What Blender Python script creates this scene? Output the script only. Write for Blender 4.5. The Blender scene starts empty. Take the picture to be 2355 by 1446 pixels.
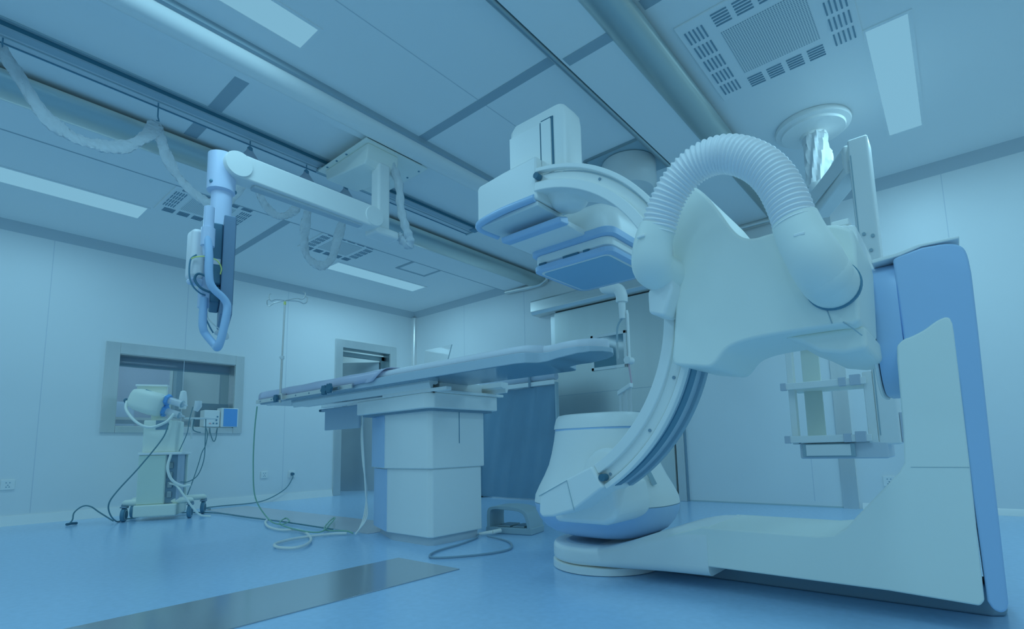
import bpy, bmesh, math, random
from mathutils import Vector, Matrix
random.seed(4)
S = bpy.context.scene
COL = S.collection
PI = math.pi

# ------------------------------------------------------------------ camera
def look(yaw, pitch, roll):
    c, s = math.cos(yaw), math.sin(yaw)
    f = Vector((-s*math.cos(pitch), c*math.cos(pitch), math.sin(pitch)))
    r = Vector((c, s, 0)); u = r.cross(f)
    cr, sr = math.cos(roll), math.sin(roll)
    return cr*r + sr*u, -sr*r + cr*u, f
cd = bpy.data.cameras.new('camera'); cam = bpy.data.objects.new('camera', cd); COL.objects.link(cam)
r_, u_, f_ = look(0.687093, 0.125117, -0.0245217)
cam.matrix_world = Matrix(((r_.x, u_.x, -f_.x, 6.678), (r_.y, u_.y, -f_.y, -5.2856), (r_.z, u_.z, -f_.z, 0.575), (0, 0, 0, 1)))
cd.sensor_fit = 'HORIZONTAL'; cd.sensor_width = 36; cd.lens = 1202.84/2355*36
cd.shift_x = (1177.5-1212.58)/2355; cd.shift_y = (879.96-723)/2355
cd.clip_start = 0.05
S.camera = cam

# ------------------------------------------------------------------ world, exposure, lamps
S.view_settings.view_transform = 'Standard'; S.view_settings.look = 'None'
S.view_settings.exposure = -0.11; S.view_settings.gamma = 1; S.view_settings.use_curve_mapping = False
W = bpy.data.worlds.new('world'); S.world = W; W.use_nodes = True
def lin(c):
    c = c/255.0
    return c/12.92 if c <= 0.04045 else ((c+0.055)/1.055)**2.4
def lin3(c): return tuple(lin(x) for x in c)
REF = lin3((117, 172, 199))
LIGHT = (REF[0]/REF[2]*1.13, REF[1]/REF[2], 0.93)        # the bluish colour of the tubes
LAMP_W = 11.8
W.node_tree.nodes['Background'].inputs[0].default_value = (REF[0]*1.13, REF[1], REF[2]*.93, 1)      # even fill light, added; enters by the open, unbuilt side behind the viewer
W.node_tree.nodes['Background'].inputs[1].default_value = 0.85
S.cycles.diffuse_bounces = 8
H = 2.8
LAMPS = [  # x0, x1, y0, y1  (flush ceiling luminaires, the first four are in view, the rest unseen and kept for their light)
    (4.08, 4.27, -5.30, -4.02), (0.95, 1.25, -5.25, -3.98), (0.96, 1.24, -2.10, -0.80), (6.49, 6.68, -2.06, -0.78),
    (6.45, 6.68, -5.30, -4.02), (7.75, 7.95, -2.06, -0.78), (7.75, 7.95, -5.30, -4.02), (4.08, 4.27, -7.2, -6.0), (6.45, 6.68, -7.2, -6.0)]

# ------------------------------------------------------------------ materials
MATS = {}
def mat(name, rgb, rough=0.45, metal=0.0, var=0.0, scale=8.0, bump=0.0, spec=0.5, coat=0.0, stretch=None):
    if name in MATS: return MATS[name]
    m = bpy.data.materials.new(name); m.use_nodes = True
    nt = m.node_tree; b = nt.nodes['Principled BSDF']
    L = lin3(rgb); base = [min(0.95, L[i]/REF[i]*0.86) for i in range(3)]
    b.inputs['Base Color'].default_value = (*base, 1)
    b.inputs['Roughness'].default_value = rough; b.inputs['Metallic'].default_value = metal
    b.inputs['Specular IOR Level'].default_value = spec
    b.inputs['Coat Weight'].default_value = coat; b.inputs['Coat Roughness'].default_value = 0.12
    if var or bump:
        tc = nt.nodes.new('ShaderNodeTexCoord'); n = nt.nodes.new('ShaderNodeTexNoise')
        n.inputs['Scale'].default_value = scale; n.inputs['Detail'].default_value = 5
        src = tc.outputs['Object']
        if stretch:
            mp = nt.nodes.new('ShaderNodeMapping'); mp.inputs['Scale'].default_value = stretch
            nt.links.new(src, mp.inputs['Vector']); src = mp.outputs['Vector']
        nt.links.new(src, n.inputs['Vector'])
        if var:
            mx = nt.nodes.new('ShaderNodeMix'); mx.data_type = 'RGBA'
            mx.inputs[6].default_value = (*[x*(1-var) for x in base], 1); mx.inputs[7].default_value = (*[min(.95, x*(1+var)) for x in base], 1)
            nt.links.new(n.outputs['Fac'], mx.inputs[0]); nt.links.new(mx.outputs[2], b.inputs['Base Color'])
        if bump:
            bp = nt.nodes.new('ShaderNodeBump'); bp.inputs['Strength'].default_value = bump; bp.inputs['Distance'].default_value = 0.01
            nt.links.new(n.outputs['Fac'], bp.inputs['Height']); nt.links.new(bp.outputs['Normal'], b.inputs['Normal'])
    MATS[name] = m; return m
def emis(name, rgb, k=1.0):
    if name in MATS: return MATS[name]
    m = bpy.data.materials.new(name); m.use_nodes = True; nt = m.node_tree
    b = nt.nodes['Principled BSDF']; b.inputs['Base Color'].default_value = (.02, .04, .05, 1); b.inputs['Specular IOR Level'].default_value = 0.1
    b.inputs['Emission Color'].default_value = (*lin3(rgb), 1); b.inputs['Emission Strength'].default_value = k
    MATS[name] = m; return m
def glass(name, rgb, alpha, rough=0.05):
    if name in MATS: return MATS[name]
    m = mat(name, rgb, rough); b = m.node_tree.nodes['Principled BSDF']
    b.inputs['Alpha'].default_value = alpha
    return m
def perforated(name, rgb, hole, pitch):
    m = mat(name, rgb, 0.5); nt = m.node_tree; b = nt.nodes['Principled BSDF']
    tc = nt.nodes.new('ShaderNodeTexCoord'); v = nt.nodes.new('ShaderNodeTexVoronoi'); v.voronoi_dimensions = '2D'
    v.inputs['Scale'].default_value = 1/pitch; v.inputs['Randomness'].default_value = 0
    nt.links.new(tc.outputs['Object'], v.inputs['Vector'])
    lt = nt.nodes.new('ShaderNodeMath'); lt.operation = 'LESS_THAN'; lt.inputs[1].default_value = 0.33
    nt.links.new(v.outputs['Distance'], lt.inputs[0])
    mx = nt.nodes.new('ShaderNodeMix'); mx.data_type = 'RGBA'
    mx.inputs[6].default_value = b.inputs['Base Color'].default_value
    Lh = lin3(hole); mx.inputs[7].default_value = (*[Lh[i]/REF[i]*.8 for i in range(3)], 1)
    nt.links.new(lt.outputs[0], mx.inputs[0]); nt.links.new(mx.outputs[2], b.inputs['Base Color'])
    return m
def floor_mat():
    m = mat('vinyl_floor', (86, 152, 200), 0.22, 0, 0.10, 34.0, 0.02, 0.5, 0.0)
    nt = m.node_tree; b = nt.nodes['Principled BSDF']
    return m

M_FLOOR = floor_mat()
M_WALL = mat('wall_panel_paint', (118, 174, 200), 0.42, 0, 0.02, 1.2)
M_CEIL = mat('ceiling_panel_paint', (120, 177, 203), 0.5, 0, 0.015, 1.0)
M_SEAM = mat('ceiling_seam', (80, 132, 160), 0.5)
M_STEEL = mat('stainless', (112, 164, 186), 0.30, 0.85, 0.08, 3.0, 0, .5, 0, (1, 1, 14))
M_STEELV = mat('stainless_brushed', (110, 164, 189), 0.34, 0.8, 0.05, 2.0, 0, .5, 0, (6, 6, 0.6))
M_STEELD = mat('stainless_dark', (78, 128, 152), 0.35, 0.8)
M_WHITE = mat('white_enamel', (121, 177, 201), 0.38, 0, 0.012, 1.5)
M_WHITEG = mat('white_enamel_matt', (121, 178, 198), 0.5)
M_CREAM = mat('cream_plastic', (120, 178, 194), 0.45)
M_BLUE = mat('blue_plastic', (86, 149, 198), 0.33)
M_BLUEL = mat('pale_blue_plastic', (104, 162, 206), 0.35)
M_BLUED = mat('deep_blue_plastic', (52, 126, 196), 0.4)
M_PANEL = mat('detector_panel_blue', (72, 140, 186), 0.35)
M_DARK = mat('dark_plastic', (44, 104, 140), 0.5)
M_DARKER = mat('black_rubber', (30, 84, 116), 0.6)
M_RAILDARK = mat('black_channel', (28, 88, 120), 0.5)
M_GREY = mat('grey_plastic', (82, 138, 166), 0.45)
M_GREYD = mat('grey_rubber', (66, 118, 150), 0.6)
M_MON = mat('monitor_shell', (38, 92, 126), 0.55)
M_MONL = mat('monitor_bezel', (56, 104, 142), 0.5)
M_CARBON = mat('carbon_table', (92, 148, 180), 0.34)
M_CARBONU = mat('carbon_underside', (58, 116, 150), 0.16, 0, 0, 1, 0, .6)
M_PAD = mat('pad_vinyl', (116, 170, 200), 0.42, 0, 0.03, 9, 0.15)
M_PLASTICW = mat('creased_plastic', (112, 166, 192), 0.55, 0, 0.05, 18, 0.3)
M_SLEEVE = mat('cable_sleeve_fabric', (102, 156, 184), 0.5, 0, 0.14, 22, 1.0, .4, 0, (1.6, .5, .8))
M_SHEETD = mat('dark_wrapped_sheet', (56, 112, 148), 0.22, 0, 0.12, 2.2, 0.35, .6)
M_SLEEVD = mat('grey_cloth', (90, 142, 176), 0.7, 0, 0.08, 10, 0.4)
M_CABW = mat('white_cable', (122, 176, 196), 0.5)
M_CABD = mat('dark_cable', (48, 104, 128), 0.5)
M_CABG = mat('green_cable', (70, 138, 140), 0.5)
M_YEL = mat('yellow_tape', (140, 190, 120), 0.5)
M_RED = mat('red_switch', (190, 130, 150), 0.4)
M_LAMP = emis('lamp_diffuser', (127, 183, 209), 1.0)
M_GLASS = glass('window_glass', (96, 150, 178), 0.16, 0.02)
M_CLEAR = glass('clear_acrylic', (122, 178, 200), 0.22, 0.05)
M_FILM = glass('translucent_film', (110, 162, 202), 0.8, 0.3)
M_SYR = glass('clear_syringe', (140, 186, 208), 0.6, 0.12)
M_PERF = perforated('perforated_white', (116, 172, 196), (74, 126, 156), 0.0125)
M_ROLL = mat('blind_fabric', (104, 152, 190), 0.7)
M_GROUT = mat('shadow_gap', (56, 108, 138), 0.7)

# ------------------------------------------------------------------ mesh helpers
class MB:
    def __init__(s): s.v = []; s.f = []
    def add(s, vs, fs):
        o = len(s.v); s.v += [Vector(v) for v in vs]; s.f += [[i+o for i in f] for f in fs]; return s
    def box(s, x0, x1, y0, y1, z0, z1):
        if x0 > x1: x0, x1 = x1, x0
        if y0 > y1: y0, y1 = y1, y0
        if z0 > z1: z0, z1 = z1, z0
        return s.add([(x0,y0,z0),(x1,y0,z0),(x1,y1,z0),(x0,y1,z0),(x0,y0,z1),(x1,y0,z1),(x1,y1,z1),(x0,y1,z1)],
                     [(0,3,2,1),(4,5,6,7),(0,1,5,4),(1,2,6,5),(2,3,7,6),(3,0,4,7)])
    def prism(s, poly, axis, a0, a1):
        n = len(poly); P = {'x': lambda p, a: (a, p[0], p[1]), 'y': lambda p, a: (p[0], a, p[1]), 'z': lambda p, a: (p[0], p[1], a)}[axis]
        vs = [P(p, a0) for p in poly] + [P(p, a1) for p in poly]
        return s.add(vs, [list(range(n))[::-1], list(range(n, 2*n))] + [(i, (i+1) % n, n+(i+1) % n, n+i) for i in range(n)])
    def loft(s, rings, cap=True, closed_ring=True):
        n = len(rings[0]); vs = [p for r in rings for p in r]; fs = []
        for k in range(len(rings)-1):
            for i in range(n if closed_ring else n-1):
                j = (i+1) % n; fs.append((k*n+i, k*n+j, (k+1)*n+j, (k+1)*n+i))
        if cap: fs += [list(range(n))[::-1], [(len(rings)-1)*n+i for i in range(n)]]
        return s.add(vs, fs)
    def cyl(s, p0, p1, r0, r1=None, n=24):
        r1 = r0 if r1 is None else r1
        return s.tube([p0, p1], [r0, r1], n)
    def tube(s, pts, r, n=10, closed=False, flat=None, up=None):
        pts = [Vector(p) for p in pts]; m = len(pts)
        rs = r if isinstance(r, (list, tuple)) else [r]*m
        T = []
        for i in range(m):
            a = pts[i-1] if (i > 0 or closed) else pts[i]; b = pts[(i+1) % m] if (i < m-1 or closed) else pts[i]
            T.append((b-a).normalized())
        u = Vector(up) if up else (Vector((0, 0, 1)) if abs(T[0].z) < 0.9 else Vector((1, 0, 0)))
        rings = []
        for i in range(m):
            t = T[i]; u = (u - t*u.dot(t))
            if u.length < 1e-6: u = t.orthogonal()
            u.normalize(); w = t.cross(u)
            fx, fy = flat if flat else (1, 1)
            rings.append([pts[i] + (u*math.cos(2*PI*k/n)*fx + w*math.sin(2*PI*k/n)*fy)*rs[i] for k in range(n)])
        if closed: rings.append(rings[0]); return s.loft(rings, False)
        return s.loft(rings)
    def lathe(s, prof, c=(0,0,0), n=32, axis='z', sc=(1, 1)):
        rings = []
        for r, z in prof:
            ring = []
            for k in range(n):
                a = 2*PI*k/n; p = (r*math.cos(a)*sc[0], r*math.sin(a)*sc[1])
                q = {'z': (p[0], p[1], z), 'y': (p[0], z, -p[1]), 'x': (z, p[0], p[1])}[axis]
                ring.append((c[0]+q[0], c[1]+q[1], c[2]+q[2]))
            rings.append(ring)
        return s.loft(rings)
    def ball(s, c, r, n=16, sc=(1,1,1)):
        m = n//2; rings = []
        for i in range(1, m):
            t = PI*i/m; rings.append([(c[0]+r*sc[0]*math.sin(t)*math.cos(2*PI*k/n), c[1]+r*sc[1]*math.sin(t)*math.sin(2*PI*k/n), c[2]-r*sc[2]*math.cos(t)) for k in range(n)])
        return s.loft(rings)
def spline(pts, k=6, closed=False):
    P = [Vector(p) for p in pts]; n = len(P); out = []
    for i in range(n if closed else n-1):
        p1, p2 = P[i], P[(i+1) % n]
        p0 = P[i-1] if (i > 0 or closed) else p1*2-p2
        p3 = P[(i+2) % n] if (i < n-2 or closed) else p2*2-p1
        for j in range(k):
            t = j/k
            out.append(0.5*((2*p1)+(p2-p0)*t+(2*p0-5*p1+4*p2-p3)*t*t+(3*p1-p0-3*p2+p3)*t**3))
    if not closed: out.append(P[-1])
    return out
def curve2(pts, k=5): return [(p.x, p.y) for p in spline([(a, b, 0) for a, b in pts], k)]
def rrect(w, h, r, n=5):
    o = []
    for cx, cy, a0 in ((w-r, h-r, 0), (-w+r, h-r, 90), (-w+r, -h+r, 180), (w-r, -h+r, 270)):
        for i in range(n+1):
            a = math.radians(a0+90*i/n); o.append((cx+r*math.cos(a), cy+r*math.sin(a)))
    return o
ORG = {}
def obj(name, mb, m, parent=None, bevel=0, seg=3, ang=38, smooth=True, sub=0):
    me = bpy.data.meshes.new(name); off = ORG.get(parent, Vector((0, 0, 0))) if parent else Vector((0, 0, 0))
    me.from_pydata([tuple(v-off) for v in mb.v], [], mb.f); me.validate()
    bm = bmesh.new(); bm.from_mesh(me); bmesh.ops.recalc_face_normals(bm, faces=bm.faces); bm.to_mesh(me); bm.free()
    me.materials.append(m)
    o = bpy.data.objects.new(name, me); COL.objects.link(o)
    if parent: o.parent = parent; ORG[o] = off
    if smooth:
        me.polygons.foreach_set('use_smooth', [True]*len(me.polygons))
        try: me.set_sharp_from_angle(angle=math.radians(ang))
        except Exception: pass
    if bevel:
        b = o.modifiers.new('bevel', 'BEVEL'); b.width = bevel; b.segments = seg; b.limit_method = 'ANGLE'; b.angle_limit = math.radians(30)
        b.harden_normals = True
    if sub:
        b = o.modifiers.new('subd', 'SUBSURF'); b.levels = sub; b.render_levels = sub
    return o
def thing(name, label, cat, loc=(0,0,0), group=None):
    o = bpy.data.objects.new(name, None); COL.objects.link(o); o.empty_display_size = .1
    o.location = loc; ORG[o] = Vector(loc)
    o['label'] = label; o['category'] = cat
    if group: o['group'] = group
    return o
def tag(o, label, cat, group=None):
    o['label'] = label; o['category'] = cat
    if group: o['group'] = group
    return o
def struct(name, mb, m, parent=None, **k):
    o = obj(name, mb, m, parent, **k)
    if not parent: o['kind'] = 'structure'
    return o
def sempty(name, loc=(0,0,0)):
    o = bpy.data.objects.new(name, None); COL.objects.link(o); o.location = loc; ORG[o] = Vector(loc); o['kind'] = 'structure'; return o
def dup(root, loc, label=None):
    r = root.copy(); COL.objects.link(r); r.location = loc
    if label: r['label'] = label
    for ch in list(root.children):
        c = ch.copy(); COL.objects.link(c); c.parent = r
        for g in list(ch.children):
            d = g.copy(); COL.objects.link(d); d.parent = c
    return r
def part(parent, name, m, *boxes, bevel=0, **k):
    mb = MB()
    for b in boxes: mb.box(*b)
    return obj(name, mb, m, parent, bevel, **k)

# ------------------------------------------------------------------ room shell
XR, YN = 8.7, -7.8
struct('floor', MB().box(-2.6, XR, YN, 0.15, -0.1, 0), M_FLOOR)
struct('ceiling', MB().box(-2.6, XR, YN, 0.15, H, H+0.1), M_CEIL)
wl = MB()
WY0, WY1, WZ0, WZ1 = -3.83, -2.70, 0.905, 1.66
DY0, DY1, DZ = -1.28, -0.48, 2.07
wl.box(-.15, 0, YN, WY0, 0, H).box(-.15, 0, WY0, WY1, 0, WZ0).box(-.15, 0, WY0, WY1, WZ1, H).box(-.15, 0, WY1, DY0, 0, H).box(-.15, 0, DY0, DY1, DZ, H).box(-.15, 0, DY1, 0.15, 0, H)
struct('wall_left', wl, M_WALL, smooth=False)
struct('wall_back', MB().box(0, XR, 0, .15, 0, H), M_WALL, smooth=False)
struct('wall_control', MB().box(-2.6, -2.45, YN, .15, 0, H).box(-2.45, -.15, -5.6, -5.5, 0, H).box(-2.45, -.15, -2.02, -1.92, 0, H).box(-2.45, -.15, 0, .15, 0, H), M_WALL, smooth=False)
# panel joints on the walls
jm = MB()
for y in (-5.58, -4.41, -3.24, -2.08): jm.box(0, .0015, y-.0025, y+.0025, .1, H-.08)
struct('trim_1', jm, mat('panel_joint', (106, 160, 190), .5), smooth=False)
jm = MB()
for x in (1.16, 2.32, 5.62, 6.76, 7.9): jm.box(x-.0025, x+.0025, -.0015, 0, .05, H-.08)
struct('trim_2', jm, mat('panel_joint', (106, 160, 190), .5), smooth=False)
# cove trims at wall tops, the corner post, skirtings
struct('trim_3', MB().prism([(0, H), (.075, H), (.06, H-.02), (.02, H-.06), (0, H-.085)], 'y', YN, 0), mat('cove_grey', (98, 150, 176), .45))
struct('trim_4', MB().prism([(0, H), (-.075, H), (-.06, H-.02), (-.02, H-.06), (0, H-.085)], 'x', 0, XR), mat('cove_grey', (98, 150, 176), .45))
struct('trim_5', MB().prism([(0, 0), (.06, 0), (.052, -.03), (.03, -.052), (0, -.06)], 'z', 0.08, H-.08), mat('corner_post', (122, 176, 200), .25, .5))
struct('baseboard_left', MB().prism([(0, 0), (.035, 0), (.02, .05), (.012, .085), (0, .085)], 'y', YN, DY0-.12), M_WHITE)
struct('baseboard_back', MB().prism([(0, 0), (-.02, 0), (-.008, .04), (0, .05)], 'x', 5.98, XR), M_WHITE)
bj = MB(); bj.prism([(0, 0), (-.012, 0), (-.004, .012), (0, .012)], 'x', 4.47, 5.84); bj.prism([(0, 0), (-.02, 0), (-.008, .04), (0, .05)], 'x', .05, 2.6)
struct('trim_6', bj, M_GREY)
# flat stainless strip on the back wall
struct('trim_7', MB().box(5.84, 5.955, -.018, 0, 0, H-.08), M_STEELV)
# dropped ceiling strips with rounded steel edges
def half(x0, x1, z, d, n=10):
    return [(x0+(x1-x0)*(1-math.cos(PI*i/n))/2, z-d*math.sin(PI*i/n)) for i in range(n+1)]
ST = mat('beam_steel', (92, 144, 164), 0.34, 0.75, 0.12, 2.0, 0, .5, 0, (1, .2, 1))
struct('trim_8', MB().box(2.03, 2.46, YN, 0, 2.735, H), M_CEIL, smooth=False)
struct('trim_9', MB().prism(half(2.42, 2.73, 2.765, .075), 'y', YN, 0), ST)
struct('trim_10', MB().box(2.022, 2.034, YN, 0, 2.733, H), M_SEAM, smooth=False)
struct('trim_11', MB().box(3.64, 3.78, YN, 0, 2.755, H), M_CEIL, smooth=False)
struct('trim_12', MB().prism(half(3.71, 3.885, 2.775, .07), 'y', YN, 0), M_WHITE)
struct('trim_13', MB().box(3.88, 3.91, YN, 0, 2.765, H), M_SEAM, smooth=False)
struct('trim_14', MB().box(5.15, 5.47, YN, 0, 2.735, H), M_CEIL, smooth=False)
rod = MB(); rod.box(5.105, 5.165, YN, 0, 2.745, H); rod.cyl((5.125, YN, 2.742), (5.125, 0, 2.742), .018, n=12)
struct('trim_15', rod, M_STEELD)
struct('trim_16', MB().prism(half(5.44, 5.64, 2.755, .06), 'y', YN, 0), ST)
cap = MB(); cap.tube([(2.03, -.04, 2.72), (2.40, -.04, 2.70), (2.66, -.04, 2.70), (2.74, -.04, 2.735), (2.75, -.04, 2.79)], .03, 10)
cap.tube([(5.11, -.04, 2.71), (5.6, -.04, 2.71), (5.66, -.04, 2.78)], .03, 10)
struct('trim_17', cap, M_STEEL)
sm = MB()
for x0, x1 in ((.075, 2.02), (3.91, 5.105), (5.64, XR)): sm.box(x0, x1, -3.06, -2.99, H-.003, H)
sm.box(2.73, 3.64, -4.16, -4.08, H-.003, H); sm.box(5.165, 5.45, -3.06, -2.99, 2.732, 2.735)
for x0, x1 in ((.075, 2.02), (3.91, 5.105), (5.64, XR)): sm.box(x0, x1, -6.4, -6.33, H-.003, H)
struct('trim_18', sm, M_SEAM, smooth=False)
cr = MB(); cr.box(4.5, 4.505, YN, -2.05, H-.0015, H)
struct('trim_19', cr, mat('hairline_joint', (100, 154, 182), .5), smooth=False)

# ------------------------------------------------------------------ observation window and the control room behind it
w1 = sempty('window_1', (0, -3.27, .84))
FW = MB()
oy0, oy1, oz0, oz1 = -3.95, -2.60, .838, 1.777
FW.box(0, .018, oy0, WY0, oz0, oz1).box(0, .018, WY1, oy1, oz0, oz1).box(0, .018, WY0, WY1, oz0, WZ0).box(0, .018, WY0, WY1, WZ1, oz1)
obj('window_frame', FW, M_STEELV, w1, bevel=.004, seg=2)
RV = MB(); RV.box(-.15, 0, WY0, WY0+.004, WZ0, WZ1).box(-.15, 0, WY1-.004, WY1, WZ0, WZ1).box(-.15, 0, WY0, WY1, WZ0, WZ0+.006).box(-.15, 0, WY0, WY1, WZ1-.006, WZ1)
obj('window_reveal', RV, M_STEEL, w1)
obj('pane', MB().box(-.12, -.105, WY0, WY1, WZ0, WZ1), M_GLASS, w1, smooth=False)
# control room beyond the glass
bl_ = thing('window_blind', 'grey blue blind with white frame seen through left half of observation window', 'blind', (-2.42, -3.05, .9))
part(bl_, 'blind_sheet', M_ROLL, (-2.44, -2.41, -3.75, -2.68, .9, 1.90))
part(bl_, 'blind_frame', M_WHITE, (-2.42, -2.39, -2.68, -2.645, .9, 1.93)); part(bl_, 'blind_frame', M_WHITE, (-2.42, -2.38, -3.75, -2.645, 1.90, 1.93))
cb = thing('cabinet', 'narrow grey cupboard end just right of the blind behind the window', 'cabinet', (-2.35, -2.60, 0))
part(cb, 'body', M_GREY, (-2.43, -2.25, -2.64, -2.56, 0, 1.88))
part(cb, 'door', M_GREYD, (-2.25, -2.24, -2.635, -2.565, .1, 1.85))
hb = thing('blind_box', 'dark blind box along the top edge inside the observation window', 'blind', (-.22, -3.27, 1.62))
part(hb, 'housing', M_MONL, (-.26, -.165, -3.9, -2.6, 1.58, 1.72)); part(hb, 'slat', M_DARK, (-.262, -.163, -3.9, -2.6, 1.565, 1.58))
ct = thing('control_desk', 'pale desk top seen low through the observation window', 'desk', (-.85, -3.2, 0))
part(ct, 'desk_top', M_WHITE, (-1.3, -.45, -4.6, -2.2, 1.0, 1.03))
for y in (-4.5, -2.4): part(ct, 'leg', M_GREY, (-1.2, -1.1, y, y+.1, 0, 1.0))
mo = thing('desk_monitor', 'dark monitor behind the boxes on the window sill', 'monitor', (-.30, -2.78, .905))
part(mo, 'screen', M_MON, (-.34, -.29, -3.0, -2.55, .93, 1.21), bevel=.01); part(mo, 'stand', M_GREY, (-.36, -.27, -2.82, -2.72, .0, .93))
cu = thing('office_chair', 'pale blue chair back low at the left behind the observation window', 'chair', (-1.75, -3.42, 0))
obj('backrest', MB().tube([(-1.75, -3.42, .55), (-1.75, -3.42, 1.25), (-1.75, -3.42, 1.31)], [.2, .17, .1], 16, flat=(.35, 1)), M_BLUEL, cu)
obj('leg', MB().cyl((-1.75, -3.42, 0), (-1.75, -3.42, .55), .03), M_GREY, cu)
tag(obj('strip_lamp', MB().box(-2.40, -2.36, -3.25, -2.70, 1.945, 1.965), M_LAMP, bevel=.006), 'thin bright strip lamp above the blind seen through the window', 'lamp')
tag(part(None, 'wall_panel', M_STEELD, (-1.55, -1.50, -2.30, -2.03, .0, 1.9)), 'grey steel panel at the right side of the room behind the window', 'panel')

def fill_lamp(x, y, w, h, p, label):  # unseen lamps added to brighten the rooms beyond the window and door
    l = thing('ceiling_lamp', label, 'lamp', (x, y, H), 'ceiling lamp panels')
    obj('diffuser', MB().box(x-w/2, x+w/2, y-h/2, y+h/2, H-.004, H), M_LAMP, l, smooth=False)
    ld = bpy.data.lights.new('tube_light', 'AREA'); ld.shape = 'RECTANGLE'; ld.size = w; ld.size_y = h; ld.energy = p; ld.color = LIGHT
    lo = bpy.data.objects.new('tube_light', ld); COL.objects.link(lo); lo.parent = l; lo.location = (0, 0, -.012)
fill_lamp(-1.3, -3.4, .3, 1.2, 12, 'added unseen lamp panel brightening the control room behind the window')
fill_lamp(-1.3, -.95, .3, 1.2, 9, 'added unseen lamp panel brightening the passage behind the ajar steel door')
# ------------------------------------------------------------------ steel door in the left wall, standing ajar
d1 = sempty('door_1', (0, -.88, 0))
fr = MB(); fr.box(0, .02, -1.392, DY0, 0, 2.185).box(0, .02, DY1, -.366, 0, 2.185).box(0, .02, DY0, DY1, DZ, 2.185)
obj('door_frame', fr, M_STEELV, d1, bevel=.004, seg=2)
lin_ = MB(); lin_.box(-.15, 0, DY0, DY0+.006, 0, DZ).box(-.15, 0, DY1-.006, DY1, 0, DZ).box(-.15, 0, DY0, DY1, DZ-.006, DZ)
lin_.box(-.19, -.13, DY0, DY0+.05, 0, DZ-.03).box(-.19, -.13, DY1-.05, DY1, 0, DZ-.03).box(-.19, -.13, DY0, DY1, DZ-.09, DZ-.03)
obj('door_lining', lin_, M_STEELD, d1)
th = math.radians(48); hx, hy = -.17, -.55
def dl(u, v): return (hx - u*math.sin(th) - v*math.cos(th), hy - u*math.cos(th) + v*math.sin(th))
lf = MB().prism([dl(0, 0), dl(.72, 0), dl(.72, .04), dl(0, .04)], 'z', .01, 1.96)
leaf = obj('door_leaf', lf, mat('door_leaf_steel', (92, 144, 172), .3, .7, .1, 1.5, 0, .5, 0, (1, 1, 2)), d1, bevel=.004)
a, b = dl(.66, -.03), dl(.56, -.03); c_ = dl(.66, 0)
obj('door_handle', MB().tube([(c_[0], c_[1], .99), (a[0], a[1], .99), (b[0], b[1], .985)], .011, 10), M_WHITE, leaf)

# ------------------------------------------------------------------ sliding steel door in the back wall
d2 = sempty('door_2', (3.6, 0, 0))
lf = MB().box(2.87, 4.36, -.075, -.03, .01, 2.26)
leaf = obj('door_leaf', lf, mat('sliding_leaf_steel', (106, 160, 182), .33, .65, .14, 1.1, 0, .5, 0, (2.2, 1, .25)), d2, bevel=.004)
jn = MB()
for z in (1.21, .95): jn.box(2.87, 4.36, -.0765, -.075, z-.004, z)
obj('panel_joint', jn, M_SEAM, leaf, smooth=False)
wf = MB(); X0, X1, Z0, Z1 = 3.40, 3.87, 1.46, 1.88; t = .035
wf.box(X0, X0+t, -.09, -.075, Z0, Z1).box(X1-t, X1, -.09, -.075, Z0, Z1).box(X0, X1, -.09, -.075, Z0, Z0+t).box(X0, X1, -.09, -.075, Z1-t, Z1)
wfo = obj('window_frame', wf, M_WHITE, leaf, bevel=.003, seg=2)
obj('window_pane', MB().box(X0+t, X1-t, -.08, -.0755, Z0+t, Z1-t), mat('dark_glass', (48, 104, 132), .08, 0, 0, 1, 0, .6), leaf, smooth=False)
obj('door_rail_cover', MB().prism([(0, 2.27), (-.15, 2.27), (-.18, 2.31), (-.18, 2.44), (-.16, 2.46), (0, 2.46)], 'x', 2.57, 5.5), M_STEEL, d2, bevel=.006)
jb = MB(); jb.box(2.775, 2.86, -.03, 0, 0, 2.27).box(4.37, 4.455, -.05, 0, 0, 2.27)
obj('door_jamb', jb, M_STEELV, d2, bevel=.004, seg=2)
obj('edge_seal', MB().box(2.86, 2.872, -.035, 0, 0, 2.26).box(4.455, 4.468, -.03, 0, 0, 2.27), M_GREYD, d2)

# ------------------------------------------------------------------ ceiling fittings
LL = ['bright ceiling lamp panel at the top left, beyond the white rounded ceiling edge', 'long bright ceiling lamp panel low at the left edge of the photo',
      'bright ceiling lamp panel nearest the corner of the two walls', 'bright ceiling lamp panel beside the round ceiling flange at top right',
      None, None, None, None, None]
for i, (x0, x1, y0, y1) in enumerate(LAMPS):
    lb = LL[i] or 'unseen ceiling lamp panel assumed on the part of the ceiling out of frame'
    l = thing('ceiling_lamp', lb, 'lamp', ((x0+x1)/2, (y0+y1)/2, H), 'ceiling lamp panels')
    f = MB(); e = .02
    f.box(x0-e, x0, y0-e, y1+e, H-.006, H).box(x1, x1+e, y0-e, y1+e, H-.006, H).box(x0, x1, y0-e, y0, H-.006, H).box(x0, x1, y1, y1+e, H-.006, H)
    obj('lamp_frame', f, M_CEIL, l)
    obj('diffuser', MB().box(x0, x1, y0, y1, H-.004, H), M_LAMP, l, smooth=False)
    ld = bpy.data.lights.new('tube_light', 'AREA'); ld.shape = 'RECTANGLE'; ld.size = x1-x0; ld.size_y = y1-y0
    ld.energy = LAMP_W*(1, 1, 1.6, 1.5, .9, .45, .6, .9, .9)[i]; ld.color = LIGHT
    lo = bpy.data.objects.new('tube_light', ld); COL.objects.link(lo); lo.parent = l; lo.location = (0, 0, -.012)

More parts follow.
